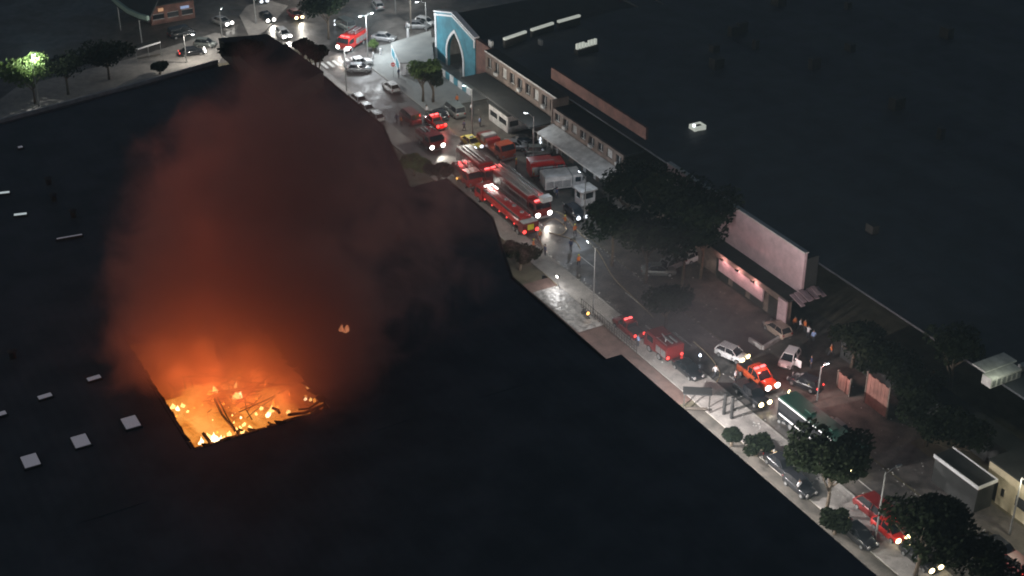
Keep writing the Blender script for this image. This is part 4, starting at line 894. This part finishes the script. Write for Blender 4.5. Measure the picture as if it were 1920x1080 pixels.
# ================================================================== people
def person_mesh(kind):
    """one skinned body; materials by height: trousers, shirt, skin"""
    J = dict(stand=dict(kl=(.02, .11, .50), fl=(0, .12, .06), kr=(.03, -.11, .50), fr=(0, -.12, .06), el=(-.02, .27, 1.12), hl=(.06, .27, .84), er=(-.02, -.27, 1.12), hr=(.08, -.26, .84), tl=(.14, .13, .03), tr=(.14, -.13, .03), lean=0),
             walk=dict(kl=(.22, .1, .52), fl=(.28, .1, .08), kr=(-.1, -.1, .48), fr=(-.38, -.1, .16), el=(-.16, .25, 1.12), hl=(-.12, .26, .86), er=(.16, -.25, 1.14), hr=(.34, -.22, .98), tl=(.42, .1, .06), tr=(-.27, -.1, .04), lean=.05),
             reach=dict(kl=(.04, .12, .50), fl=(.05, .15, .06), kr=(-.02, -.12, .50), fr=(-.12, -.16, .06), el=(.22, .22, 1.22), hl=(.48, .12, 1.24), er=(.2, -.22, 1.18), hr=(.46, -.1, 1.18), tl=(.19, .16, .03), tr=(.02, -.17, .03), lean=.08))[kind]
    l = J['lean']
    V = [((0, 0, .93), .15), ((l*.4, 0, 1.15), .145), ((l*.8, 0, 1.36), .16), ((l, 0, 1.50), .06), ((l+.02, 0, 1.60), .095), ((l+.02, 0, 1.70), .09),
         ((0, .1, .88), .10), (J['kl'], .07), (J['fl'], .05), (J['tl'], .04), ((0, -.1, .88), .10), (J['kr'], .07), (J['fr'], .05), (J['tr'], .04),
         ((l*.8, .2, 1.38), .07), (J['el'], .05), (J['hl'], .035), ((l*.8, -.2, 1.38), .07), (J['er'], .05), (J['hr'], .035)]
    for side, h, e in ((16, J['hl'], J['el']), (19, J['hr'], J['er'])):
        d = (Vector(h)-Vector(e)).normalized()
        V.append((tuple(Vector(h)+d*.09), .032))
    E_ = [(0, 1), (1, 2), (2, 3), (3, 4), (4, 5), (0, 6), (6, 7), (7, 8), (8, 9), (0, 10), (10, 11), (11, 12), (12, 13), (2, 14), (14, 15), (15, 16), (16, 20), (2, 17), (17, 18), (18, 19), (19, 21)]
    k = 22
    for hi, ti in ((16, 20), (19, 21)):      # four fingers and a thumb on each hand
        h = Vector(V[hi][0]); tip = Vector(V[ti][0]); d = (tip-h).normalized(); sd_ = d.cross(Vector((0, 1, 0))).normalized()
        for f_, ln in ((-.024, .05), (-.008, .062), (.008, .058), (.024, .045)):
            V.append((tuple(tip+sd_*f_+d*ln), .009)); E_.append((ti, k)); k += 1
        V.append((tuple(h+sd_*.06+d*.05), .010)); E_.append((hi, k)); k += 1
    me = bpy.data.meshes.new('p'); me.from_pydata([v for v, _ in V], E_, []); ob = bpy.data.objects.new('p', me); C.objects.link(ob)
    sk = ob.modifiers.new('s', 'SKIN'); ob.modifiers.new('u', 'SUBSURF').levels = 1
    for i, (_, r) in enumerate(V): me.skin_vertices[0].data[i].radius = (r, r); me.skin_vertices[0].data[i].use_root = (i == 0)
    dg = bpy.context.evaluated_depsgraph_get(); out = bpy.data.meshes.new_from_object(ob.evaluated_get(dg)); out.name = 'body'
    bpy.data.objects.remove(ob)
    for m_ in ('trous', 'shirt1', 'skin'): out.materials.append(MT[m_])
    for p_ in out.polygons:
        p_.use_smooth = True; c = p_.center; hand = min((c-Vector(J['hl'])).length, (c-Vector(J['hr'])).length) < .13
        p_.material_index = 2 if (c.z > 1.47 or hand) else (0 if c.z < .93 else 1)
    return out
PM = {k: person_mesh(k) for k in ('stand', 'walk', 'reach')}
hb = MB(); n = 10
hb.loft([[(.0+math.cos(2*math.pi*k/n)*r, math.sin(2*math.pi*k/n)*r, z) for k in range(n)] for r, z in ((.098, 1.66), (.115, 1.71), (.105, 1.77), (.06, 1.81))])
HAIR = hb.mesh('hair', [MT['hair']], True); HELM = hb.mesh('helmet', [MT['yplate']], True)
def person(px, py, deg, pose, shirt, label, helm=False, z=.012):
    p = at(px, py, z); t = thing('person', label, 'person', (p.x, p.y, z), math.radians(deg), 'people in the street')
    o = link('body', PM[pose], t)
    for i, m_ in enumerate(('trous', shirt, 'skin')): o.material_slots[i].link = 'OBJECT'; o.material_slots[i].material = MT[m_]
    h = link('helmet' if helm else 'hair', HELM if helm else HAIR, t); h.location = (.05 if pose != 'stand' else .0, 0, 0); return t
person(748, 145, 200, 'stand', 'shirt2', 'person in dark clothes standing by the round red sign', z=.12)
person(744, 232, 120, 'walk', 'shirt2', 'person in dark clothes walking beside the dark red van')
person(752, 236, 100, 'stand', 'shirt3', 'person in an orange top beside the walker by the near kerb')
person(800, 216, 0, 'stand', 'shirt1', 'person in a white shirt by the foot of the trees')
person(857, 196, 0, 'stand', 'shirt3', 'person in orange before the low blue panels', z=.12)
person(884, 212, 0, 'walk', 'shirt1', 'person in white walking at the right end of the arch', z=.12)
person(900, 238, 40, 'stand', 'shirt4', 'person in pale blue near the gatehouse corner')
person(1196, 650, 90, 'stand', 'shirt4', 'person in pale blue lit beside the smoky fire engine')
person(1222, 652, 10, 'reach', 'shirt3', 'firefighter in orange reaching towards the fire engine', True)
person(1262, 668, 190, 'reach', 'shirt3', 'firefighter in orange at the rear corner of the fire engine', True)
for i, (x, y, s, po, l_) in enumerate(((1489, 616, 'shirt3', 'stand', 'person in orange at the end wall of the pink-lit building'), (1499, 620, 'shirt1', 'walk', 'person in white walking past the end wall'), (1508, 622, 'shirt3', 'stand', 'person in orange, rightmost of the trio at the end wall'),
        (1514, 634, 'shirt1', 'reach', 'person in white gesturing behind the open-door car'), (1524, 642, 'shirt4', 'stand', 'person in pale blue behind the open-door car'), (1558, 668, 'shirt3', 'walk', 'person in orange hurrying alone beyond the car park'), (1520, 690, 'shirt2', 'stand', 'person in navy beside the thin pale pole'))):
    person(x, y, 40*i, po, s, l_)
person(1340, 708, 90, 'walk', 'shirt1', 'person in white crossing towards the orange pickup'); person(1378, 716, 30, 'stand', 'shirt1', 'person in white standing left of the orange pickup')
person(1060, 425, 200, 'reach', 'shirt3', 'firefighter in orange handling hoses ahead of the tanker', True); person(1078, 442, 160, 'walk', 'shirt3', 'firefighter in orange walking among the hoses', True)
person(1022, 480, 90, 'stand', 'shirt2', 'person in navy on the open road below the tanker')
person(1497, 925, 0, 'stand', 'shirt1', 'person in white beside the black hatchback on the near pavement', z=.12)

# ================================================================== trees
def crown_mesh(seed, R, H, n, size, m_, lumps=9):
    r = random.Random(seed); b = MB(); cs = []
    for k in range(lumps):
        a = r.uniform(0, 6.283); d = r.uniform(.25, .75)*R; cs.append((Vector((math.cos(a)*d, math.sin(a)*d, r.uniform(-.3, .4)*H)), r.uniform(.38, .6)*R))
    cs.append((Vector((0, 0, .1*H)), .6*R))
    for k in range(n):
        c, q_ = cs[r.randrange(len(cs))]
        v = Vector((r.gauss(0, 1), r.gauss(0, 1), r.gauss(0, .8))).normalized()*q_*(r.random()**.33)
        v.z *= H/R*.9; p = c+v; s = size*r.uniform(.6, 1.3)
        a = Vector((r.gauss(0, 1), r.gauss(0, 1), r.gauss(0, .45))).normalized(); u = a.orthogonal().normalized()*s; w2 = a.cross(u).normalized()*s*.62
        b.add([p-u, p-w2*.8, p+u, p+w2], [(0, 1, 2, 3)])
    me = bpy.data.meshes.new('crown'); me.from_pydata(b.v, [], b.f); me.materials.append(m_); return me
CROWNS = {}
def tree(px, py, hgt, R, label, leafm='leaf_shaded', seed=1, H=None, z=0, name='tree', cat='tree', group='street trees', n=2600, px_is_crown=False):
    H = H or R*.75; key = (leafm, seed, round(R, 1), round(H, 1))
    if px_is_crown: p = at(px, py, hgt); p.z = 0
    else: p = at(px, py)
    if key not in CROWNS: CROWNS[key] = crown_mesh(seed, R, H, n, .24 if R < 4 else .3, MT[leafm])
    t = thing(name, label, cat, (p.x, p.y, z), rnd.uniform(-.4, .4), group)
    th_ = hgt-H*.3; b = MB().tube([(0, 0, 0), (.08, .05, th_*.35), (-.05, .1, th_*.7), (0, 0, th_)], [.24, .18, .15, .1], 8)
    r = random.Random(seed)
    for k in range(6):
        a = k*1.05+r.uniform(-.3, .3); h0 = th_*r.uniform(.5, .8); l_ = R*r.uniform(.5, .8)
        b.tube([(0, 0, h0), (math.cos(a)*l_*.5, math.sin(a)*l_*.5, h0+(hgt-h0)*.5), (math.cos(a)*l_, math.sin(a)*l_, hgt+r.uniform(-.2, .3)*H)], [.11, .07, .03], 6)
    b.obj('trunk', MT['bark'], t, True)
    o = link('crown', CROWNS[key], t); o.location = (0, 0, hgt); return t
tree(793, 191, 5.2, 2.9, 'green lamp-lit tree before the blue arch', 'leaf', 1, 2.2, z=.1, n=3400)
tree(812, 192, 4.8, 2.6, 'darker tree in the shade just right of the lit one', 'leaf_shaded', 2, 2.2, z=.1)
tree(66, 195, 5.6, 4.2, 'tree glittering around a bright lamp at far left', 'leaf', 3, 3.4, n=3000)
tree(128, 178, 5.2, 3.8, 'dark tree right of the lamp-lit one on the far pavement', 'leaf_shaded', 4, 2.8)
tree(205, 150, 4.6, 4.2, 'wide dark tree between the lit tree and the shelter', 'leaf_shaded', 5, 2.4)
tree(300, 140, 1.6, 1.5, 'low dark bush on the far pavement', 'leaf_shaded', 6, 1.0, name='bush', cat='bush')
tree(590, 98, 12.6, 2.2, 'dark bushy tree at the corner of the black roof', 'leaf_shaded', 7, 1.9, px_is_crown=True)
tree(566, 84, 11.5, 1.6, 'small dark tree left of the bushy one at the roof corner', 'leaf_shaded', 8, 1.4, px_is_crown=True)
tree(455, 92, 13.6, 3.4, 'dark tree crown rising behind the corner block', 'leaf_shaded', 9, 2.0, px_is_crown=True)
tree(612, 8, 6.5, 4.8, 'large dark tree at the top beyond the junction', 'leaf_shaded', 10, 3.2, px_is_crown=True)
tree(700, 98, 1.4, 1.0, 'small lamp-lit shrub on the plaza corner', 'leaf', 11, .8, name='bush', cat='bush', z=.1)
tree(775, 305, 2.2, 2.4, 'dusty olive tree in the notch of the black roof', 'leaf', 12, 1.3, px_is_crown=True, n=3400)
tree(822, 320, 2.6, 2.0, 'scrubby tree beside the near pavement at the roof notch', 'leaf_shaded', 14, 1.4, px_is_crown=True)
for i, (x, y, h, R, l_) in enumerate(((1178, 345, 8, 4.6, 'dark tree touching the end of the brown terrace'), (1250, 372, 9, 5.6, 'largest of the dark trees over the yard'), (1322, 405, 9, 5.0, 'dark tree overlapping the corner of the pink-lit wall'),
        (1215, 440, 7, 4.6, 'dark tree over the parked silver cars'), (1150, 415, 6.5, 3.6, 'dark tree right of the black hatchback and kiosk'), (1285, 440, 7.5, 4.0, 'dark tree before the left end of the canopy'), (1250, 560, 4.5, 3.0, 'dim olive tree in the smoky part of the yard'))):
    tree(x, y, h, R, l_, 'leaf_shaded', 20+i, px_is_crown=True, group='dark trees over the yard', n=3400)
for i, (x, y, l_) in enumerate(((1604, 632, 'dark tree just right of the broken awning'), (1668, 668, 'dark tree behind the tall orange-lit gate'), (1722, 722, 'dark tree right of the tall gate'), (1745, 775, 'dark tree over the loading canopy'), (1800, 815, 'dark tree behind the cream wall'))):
    tree(x, y, 4.2, 3.4, l_, 'leaf_shaded', 40+i, 2.4, px_is_crown=True, group='dark trees behind the gates', n=2800)
tree(1562, 862, 7, 4.2, 'big round dark tree beside the green bus', 'leaf_shaded', 30, 3.4, px_is_crown=True, n=4200)
tree(1735, 972, 7, 4.0, 'big round dark tree in the middle of the lower street', 'leaf_shaded', 31, 3.0, px_is_crown=True, n=4200)
tree(1772, 968, 6, 2.6, 'smaller dark crown joined to the big round tree', 'leaf_shaded', 32, 2.0, px_is_crown=True)
tree(1845, 1046, 6, 3.6, 'dark tree at the lower right corner', 'leaf_shaded', 33, 2.8, px_is_crown=True, n=3600)
tree(1795, 645, 8.8, 3.2, 'olive tree touched by the floodlight', 'leaf_shaded', 35, px_is_crown=True)
tree(1420, 835, 1.4, 1.5, 'low shrub on the verge by the near pavement', 'leaf_shaded', 36, .8, name='bush', cat='bush', px_is_crown=True)
tree(1372, 815, 1.6, 1.2, 'low shrub beside the two dark posts', 'leaf_shaded', 37, .9, name='bush', cat='bush', px_is_crown=True)
tree(1568, 975, 1.8, 1.6, 'low shrub under the roof edge near the braking van', 'leaf_shaded', 38, 1.0, name='bush', cat='bush', px_is_crown=True)
tree(975, 470, 3.0, 2.4, 'dull green tree on the near pavement below the tanker', 'leaf_shaded', 39, 1.5, px_is_crown=True)

# ================================================================== street furniture
def lamp(px, py, hgt, deg, label, watts, col=(.9, .96, 1), lit=True, z=.1, arm=1.6, heads=1, radius=.2):
    p = at(px, py, 0); t = thing('street_lamp', label, 'street lamp', (p.x, p.y, z), math.radians(deg), 'street lamps')
    MB().tube([(0, 0, 0), (0, 0, hgt*.6), (0, 0, hgt)], [.11, .09, .06], 8).obj('pole', MT['steel'], t)
    for k in range(heads):
        s = 1 if k == 0 else -1
        MB().tube([(0, 0, hgt-.3), (s*arm*.5, 0, hgt+.1), (s*arm, 0, hgt+.15)], .04, 6).obj('arm', MT['steel'], t)
        hd = MB().loft([cring(s*arm-.3, .14, hgt+.06, hgt+.26, .05), cring(s*arm+.35, .12, hgt+.08, hgt+.22, .04)]).obj('lamp_head', MT['steel'], t)
        MB().box(s*arm-.2, s*arm+.22, -.08, .08, hgt-.0, hgt+.055).obj('lens', G_['lamp'] if lit else MT['lampoff'], hd)
        if lit: light('lamp_light', (s*arm, 0, hgt-.25), col, watts, t, radius=radius)
    return t
lamp(690, 108, 7.6, 100, 'tall lit twin street lamp at the road junction', 3900, arm=1.2, heads=2)
lamp(886, 252, 7.5, 200, 'thin street lamp rising before the right end of the arch', 3100, (1, .95, .85))
lamp(1096, 418, 7.0, 180, 'street lamp at the back of the yard by the kiosk', 1100, (.8, .88, 1))
lamp(1112, 588, 9.2, 180, 'tall dark lamp pole above the wet shining road', 1700, (1, .97, .9))
lamp(1532, 752, 4.6, 90, 'thin pale lamp pole by the orange-lit gates', 780, (1, .55, .52), arm=.8)
lamp(1641, 1012, 8.2, 90, 'tall thin pole in front of the braking van', 60, (1, .95, .8), lit=False)
lamp(74, 200, 8.6, 100, 'lit lamp inside the crown of the far left tree', 3600, (1, 1, .97), arm=.5)
lamp(800, 70, 6.5, 250, 'street lamp behind the low pale annexe', 1300, (.95, 1, .98), z=.1)
lamp(418, 84, 6, 150, 'street lamp by the corner block', 1100, (1, .97, .9))
lamp(480, 45, 7, 0, 'added street lamp on the traffic island', 850, (1, .95, .88))  # added lamp, spreads more light over the junction
lamp(742, 24, 7.5, 180, 'added street lamp beside the cross street at the top', 1700, (1, .97, .92))  # another added lamp, brightens the top of the junction
lamp(560, -6, 7.5, 0, 'added street lamp at the top edge beyond the junction', 1500, (1, .93, .85))  # lamp added out of view as fill for the far road
lamp(650, 172, 7.6, 60, 'dark pole carrying a lamp at the mouth of the lit road', 2300, (1, .98, .96), arm=.9)
lamp(350, 118, 5.0, 60, 'low lamp on the far pavement by the black car', 1800, (1, .93, .82))
lamp(1000, 300, 7.0, 200, 'street lamp in the middle of the vehicle yard', 450, (.9, .95, 1))
lamp(1893, 1003, 7.0, 0, 'added street lamp near the bottom right corner to light the cream wall', 900, (1, .93, .72), arm=.8)  # lamp put in to brighten the cream wall
def pole(px, py, hgt, label, r=.14, cross=True):
    p = at(px, py); t = thing('utility_pole', label, 'utility pole', (p.x, p.y, 0), .3, 'utility poles')
    MB().tube([(0, 0, 0), (0, 0, hgt)], [r, r*.7], 8).obj('pole', MT['wood'], t)
    if cross:
        MB().box(-.06, .06, -.9, .9, hgt-.6, hgt-.48).obj('crossarm', MT['wood'], t)
        for y in (-.8, 0, .8): MB().tube([(0, y, hgt-.47), (0, y, hgt-.3)], .05, 6).obj('insulator', MT['grime'], t)
pole(771, 62, 9, 'dark utility pole on the cross street at the top')
for x, y, l_ in ((1357, 778, 'left one of two stout black posts on the near pavement'), (1371, 786, 'right one of two stout black posts on the near pavement')):
    p = at(x, y); tag(MB().tube([(p.x, p.y, .1), (p.x, p.y, 2.9)], .2, 8).obj('post', MT['trim']), l_, 'post', 'black posts on the near pavement')
# round red sign
p = at(738, 146); t = thing('road_sign', 'round red road sign with a white bar on the plaza kerb', 'road sign', (p.x, p.y, .1), math.radians(-45))
MB().tube([(0, 0, 0), (0, 0, 2.3)], .04, 6).obj('pole', MT['steel'], t)
n = 14; MB().loft([[(x, math.cos(2*math.pi*k/n)*.38, 2.3+math.sin(2*math.pi*k/n)*.38) for k in range(n)] for x in (.045, .075)]).obj('sign_disc', mat('sign_red', (.6, .05, .05), .5, noise=.1), t)
MB().box(.078, .085, -.25, .25, 2.24, 2.37).obj('sign_bar', MT['white'], t)
# white gateposts on the plaza
for x, y, l_ in ((765, 74, 'white gatepost at the kerb behind the annexe'), (700, 112, 'white bollard at the plaza corner'), (714, 104, 'white bollard beside the lamp-lit shrub')):
    p = at(x, y); tag(MB().box(p.x-.15, p.x+.15, p.y-.15, p.y+.15, .1, 1.3 if x < 760 else 2.0).obj('bollard', MT['white']), l_, 'bollard', 'white bollards on the plaza')
# fire hoses
def hose(pts, label):
    ps = [at(x, y, .06) for x, y in pts]; out = []
    for i in range(len(ps)-1):
        for k in range(6):
            a, b3, c3, d3 = ps[max(i-1, 0)], ps[i], ps[i+1], ps[min(i+2, len(ps)-1)]; u = k/6
            out.append(.5*((2*b3)+(c3-a)*u+(2*a-5*b3+4*c3-d3)*u*u+(3*b3-a-3*c3+d3)*u**3))
    for v in out: v.z = .07
    tag(MB().tube(out, .055, 6).obj('fire_hose', MT['hose']), label, 'hose', 'fire hoses on the road')
hose([(1018, 420), (1040, 410), (1062, 428), (1050, 440), (1030, 436), (1075, 450), (1090, 470)], 'pale canvas hose coiling ahead of the tanker')
hose([(1005, 440), (1020, 470), (1010, 500), (1040, 530), (1070, 560), (1120, 600), (1180, 640)], 'long hose running down the road past the wet patch')
hose([(1000, 452), (1005, 480), (1030, 505), (1060, 520), (1095, 545)], 'shorter hose on the kerb side of the road')
hose([(845, 352), (880, 385), (915, 412), (950, 445), (985, 470), (1010, 492)], 'hose lying along the kerb beside the tanker')
hose([(1030, 395), (1055, 402), (1080, 430), (1120, 470), (1150, 520), (1190, 560), (1230, 600)], 'hose running down the yard side of the road')
hose([(1300, 640), (1330, 668), (1350, 700), (1340, 730), (1380, 750), (1405, 775)], 'hose snaking past the patrol car towards the black posts')
for i, (x, y, s, po, l_) in enumerate(((1012, 452, 'shirt3', 'reach', 'firefighter in orange right behind the tanker rear plate'), (1000, 470, 'shirt3', 'walk', 'firefighter in orange on the kerb side below the tanker'), (1070, 470, 'shirt2', 'stand', 'crew member in navy holding the long hose'), (1085, 500, 'shirt3', 'walk', 'firefighter in orange walking down past the wet mud'),
        (968, 318, 'shirt3', 'stand', 'firefighter in orange between the engines and the yard'), (955, 300, 'shirt2', 'walk', 'crew member in navy beside the orange-red equipment truck'), (1000, 340, 'shirt3', 'walk', 'firefighter in orange beside the ladder truck'), (1044, 372, 'shirt2', 'stand', 'crew member in navy by the pale box truck'), (870, 245, 'shirt2', 'walk', 'person in navy behind the yellow taxi'))):
    person(x, y, 55*i, po, s, l_, helm=(s == 'shirt3'))
# wet patch with foam and small kerb-side debris
def wet(name, cx, cy, rx, ry, z, m, seed):
    r = random.Random(seed); n = 26; c = at(cx, cy); ps = [(c.x+math.cos(6.283*k/n)*rx*r.uniform(.6, 1.1), c.y+math.sin(6.283*k/n)*ry*r.uniform(.6, 1.1)) for k in range(n)]
    return sheet(name, ps, z, m)
wet('puddle', 1045, 545, 4.2, 1.7, .020, mat('puddle_water', (.05, .05, .05), .16, noise=.3, scale=2.5, bump=.25, spec=1.0), 4)
wet('puddle', 1010, 505, 3.0, 1.2, .020, MT['asphalt'], 6)
r = random.Random(9)
fb = MB()
for k in range(1500):
    u = r.uniform(-80, 100); v = r.choice((r.gauss(8.6, .25), r.gauss(15.3, .3), r.uniform(5.5, 24))); s = r.uniform(.03, .11)
    fb.add([(u-s, v, .15), (u, v-s, .15), (u+s, v+s*.3, .15), (u, v, .15+s)], [(0, 1, 3), (1, 2, 3), (2, 0, 3)])
struct(fb.obj('litter', MT['grime']), 'stuff')
# small lights seen on the ground: portable lamps
for x, y, g, l_ in ((857, 344, 'amber', 'amber warning lamp on the kerb beside the rescue truck'), (1312, 677, 'bluebeacon', 'small pale lamp on the ground right of the smoky engine'), (683, 66, 'dot', 'white work lamp at the foot of the junction lamp post'), (628, 54, 'dot', 'white work lamp by the grey-green van')):
    p = at(x, y); t = thing('work_lamp', l_, 'lamp', (p.x, p.y, 0), 0, 'portable lamps')
    MB().tube([(0, 0, 0), (0, 0, .7)], .03, 6).obj('stand', MT['steel'], t); MB().tube([(0, 0, .7), (0, 0, .95)], [.14, .1], 8).obj('lens', G_[g], t)

p = at(1046, 543); t = thing('fill_floodlight_stand', 'added portable floodlight blazing over the wet mud beside the railing', 'floodlight', (p.x, p.y, .1))  # made-up source, added for the bright pool on the ground
for k in range(3): MB().tube([(0, 0, .9), (math.cos(k*2.1)*.5, math.sin(k*2.1)*.5, 0)], .025, 5).obj('leg', MT['dsteel'], t)
MB().tube([(0, 0, .9), (0, 0, 1.7)], .03, 6).obj('mast', MT['dsteel'], t)
h = MB().box(-.18, .18, -.14, .14, 1.7, 1.95).obj('lamp_head', MT['dsteel'], t); MB().box(-.15, .15, -.17, -.145, 1.73, 1.92).obj('lens', G_['strip'], h)
light('fill_floodlight_glow', (0, -.35, 1.8), (1, .98, .97), 330, t, radius=.12)

# ================================================================== smoke
def vert_at(px, py):      # point of the upright plane through the fire that this spot of the photograph shows
    d = FW*FPX + R2*(px-960) - UP*(py-540); B = Vector((17, -42, 8)); n_ = F2
    return CAM + d*((B-CAM).dot(n_)/d.dot(n_))
def smoke(name, blobs, dens, col, noise_s, lo, hi, pad=1.0, aniso=0.0, floor=None, stepq=1.0):
    mn = Vector((1e9,)*3); mx_ = Vector((-1e9,)*3)
    for c, r_, _ in blobs:
        for i in range(3): mn[i] = min(mn[i], c[i]-r_[i]); mx_[i] = max(mx_[i], c[i]+r_[i])
    if floor is not None: mn.z = max(mn.z, floor)
    o = MB().box(mn.x, mx_.x, mn.y, mx_.y, mn.z, mx_.z)
    m = bpy.data.materials.new(name); m.use_nodes = True; n, l = m.node_tree.nodes, m.node_tree.links
    n.remove(n['Principled BSDF']); out = n['Material Output']; pv = n.new('ShaderNodeVolumePrincipled')
    pv.inputs['Color'].default_value = (*col, 1); pv.inputs['Anisotropy'].default_value = aniso
    l.new(pv.outputs[0], out.inputs['Volume'])
    tc = n.new('ShaderNodeTexCoord'); acc = None
    nz = n.new('ShaderNodeTexNoise'); nz.inputs['Scale'].default_value = noise_s; nz.inputs['Detail'].default_value = 5; nz.inputs['Roughness'].default_value = .62; nz.inputs['Distortion'].default_value = 1.1
    l.new(tc.outputs['Object'], nz.inputs['Vector'])
    for c, r_, wt in blobs:
        s = n.new('ShaderNodeVectorMath'); s.operation = 'SUBTRACT'; l.new(tc.outputs['Object'], s.inputs[0]); s.inputs[1].default_value = c
        dv = n.new('ShaderNodeVectorMath'); dv.operation = 'DIVIDE'; l.new(s.outputs[0], dv.inputs[0]); dv.inputs[1].default_value = r_
        dt = n.new('ShaderNodeVectorMath'); dt.operation = 'DOT_PRODUCT'; l.new(dv.outputs[0], dt.inputs[0]); l.new(dv.outputs[0], dt.inputs[1])
        mr = n.new('ShaderNodeMapRange'); mr.inputs[1].default_value = 1; mr.inputs[2].default_value = 0; mr.inputs[3].default_value = 0; mr.inputs[4].default_value = wt
        l.new(dt.outputs['Value'], mr.inputs[0]); mr.interpolation_type = 'SMOOTHSTEP'
        if acc is None: acc = mr.outputs[0]
        else:
            a = n.new('ShaderNodeMath'); a.operation = 'ADD'; l.new(acc, a.inputs[0]); l.new(mr.outputs[0], a.inputs[1]); acc = a.outputs[0]
    k = n.new('ShaderNodeMapRange'); k.inputs[1].default_value = .3; k.inputs[2].default_value = .7; k.inputs[3].default_value = lo; k.inputs[4].default_value = hi; k.clamp = False
    l.new(nz.outputs[0], k.inputs[0])
    # puffs: the noise eats into the thin margins and leaves the thick core
    ml = n.new('ShaderNodeMath'); ml.operation = 'SUBTRACT'; l.new(acc, ml.inputs[0]); l.new(k.outputs[0], ml.inputs[1])
    mx2 = n.new('ShaderNodeMath'); mx2.operation = 'MAXIMUM'; mx2.inputs[1].default_value = 0; l.new(ml.outputs[0], mx2.inputs[0])
    mn2 = n.new('ShaderNodeMath'); mn2.operation = 'MINIMUM'; mn2.inputs[1].default_value = 1.2; l.new(mx2.outputs[0], mn2.inputs[0])
    de = n.new('ShaderNodeMath'); de.operation = 'MULTIPLY'; de.inputs[1].default_value = dens; gate = n.new('ShaderNodeMath'); gate.operation = 'MULTIPLY'; gate.use_clamp = True; gate.inputs[1].default_value = 5; l.new(acc, gate.inputs[0])
    gm = n.new('ShaderNodeMath'); gm.operation = 'MULTIPLY'; l.new(mn2.outputs[0], gm.inputs[0]); l.new(gate.outputs[0], gm.inputs[1])
    l.new(gm.outputs[0], de.inputs[0]); l.new(de.outputs[0], pv.inputs['Density'])
    return struct(o.obj(name, m), 'stuff')
BL_ = []
for px, py, r_, wt, dd in ((455, 740, 9, .55, 0), (380, 690, 9, .8, 2), (520, 665, 10, .9, 2), (300, 650, 7, .9, 0), (430, 575, 11, .8, 0), (545, 600, 8.5, .75, 0), (330, 520, 8, .7, 0), (440, 460, 11, .75, 0), (350, 400, 8, .6, 0), (560, 450, 9, .45, 3), (390, 330, 9, .6, 0), (500, 330, 10, .6, 2), (470, 240, 9, .5, 0), (550, 220, 8, .4, 3), (640, 320, 11, .35, 6), (330, 655, 9, 1.2, 6), (440, 640, 10, 1.3, 6), (560, 645, 9.5, 1.2, 6), (612, 705, 8, .95, -3), (640, 640, 8, .6, 2), (250, 700, 7, .5, 0),
        (700, 560, 14, .24, 8), (760, 450, 15, .2, 12), (880, 540, 13, .16, 14), (640, 430, 12, .24, 8), (270, 560, 7, .4, 0), (290, 430, 7, .35, 0)):
    c = vert_at(px, py)+F2*dd; BL_.append(((c.x, c.y, c.z), (r_, r_, r_*1.1), wt))
smoke('smoke', BL_, .155, (.76, .46, .42), .15, -.42, .95, floor=7.0)
sb = []
for px, py, z, r_, rz_, wt in ((1180, 560, 5, 9, 5, .9), (1280, 600, 5, 9, 5, .9), (1360, 590, 6, 9, 5, .8), (1230, 480, 7, 9, 6, .8), (1130, 650, 5, 8, 5, .6), (1420, 620, 5, 6, 4, .5)):
    c = at(px, py, z); sb.append(((c.x, c.y, z), (r_, r_, rz_), wt))
smoke('smoke', sb, .075, (.10, .09, .10), .16, .0, .6, floor=.05)
# thin haze added over the whole quarter to lift the blacks
hz = bpy.data.materials.new('black_lift_haze'); hz.use_nodes = True; n, l = hz.node_tree.nodes, hz.node_tree.links
n.remove(n['Principled BSDF']); pv = n.new('ShaderNodeVolumePrincipled'); pv.inputs['Color'].default_value = (.62, .86, .95, 1); pv.inputs['Density'].default_value = .00042
l.new(pv.outputs[0], n['Material Output'].inputs['Volume'])
struct(MB().box(-260, 230, -220, 330, -1.2, 99).obj('haze', hz), 'stuff')
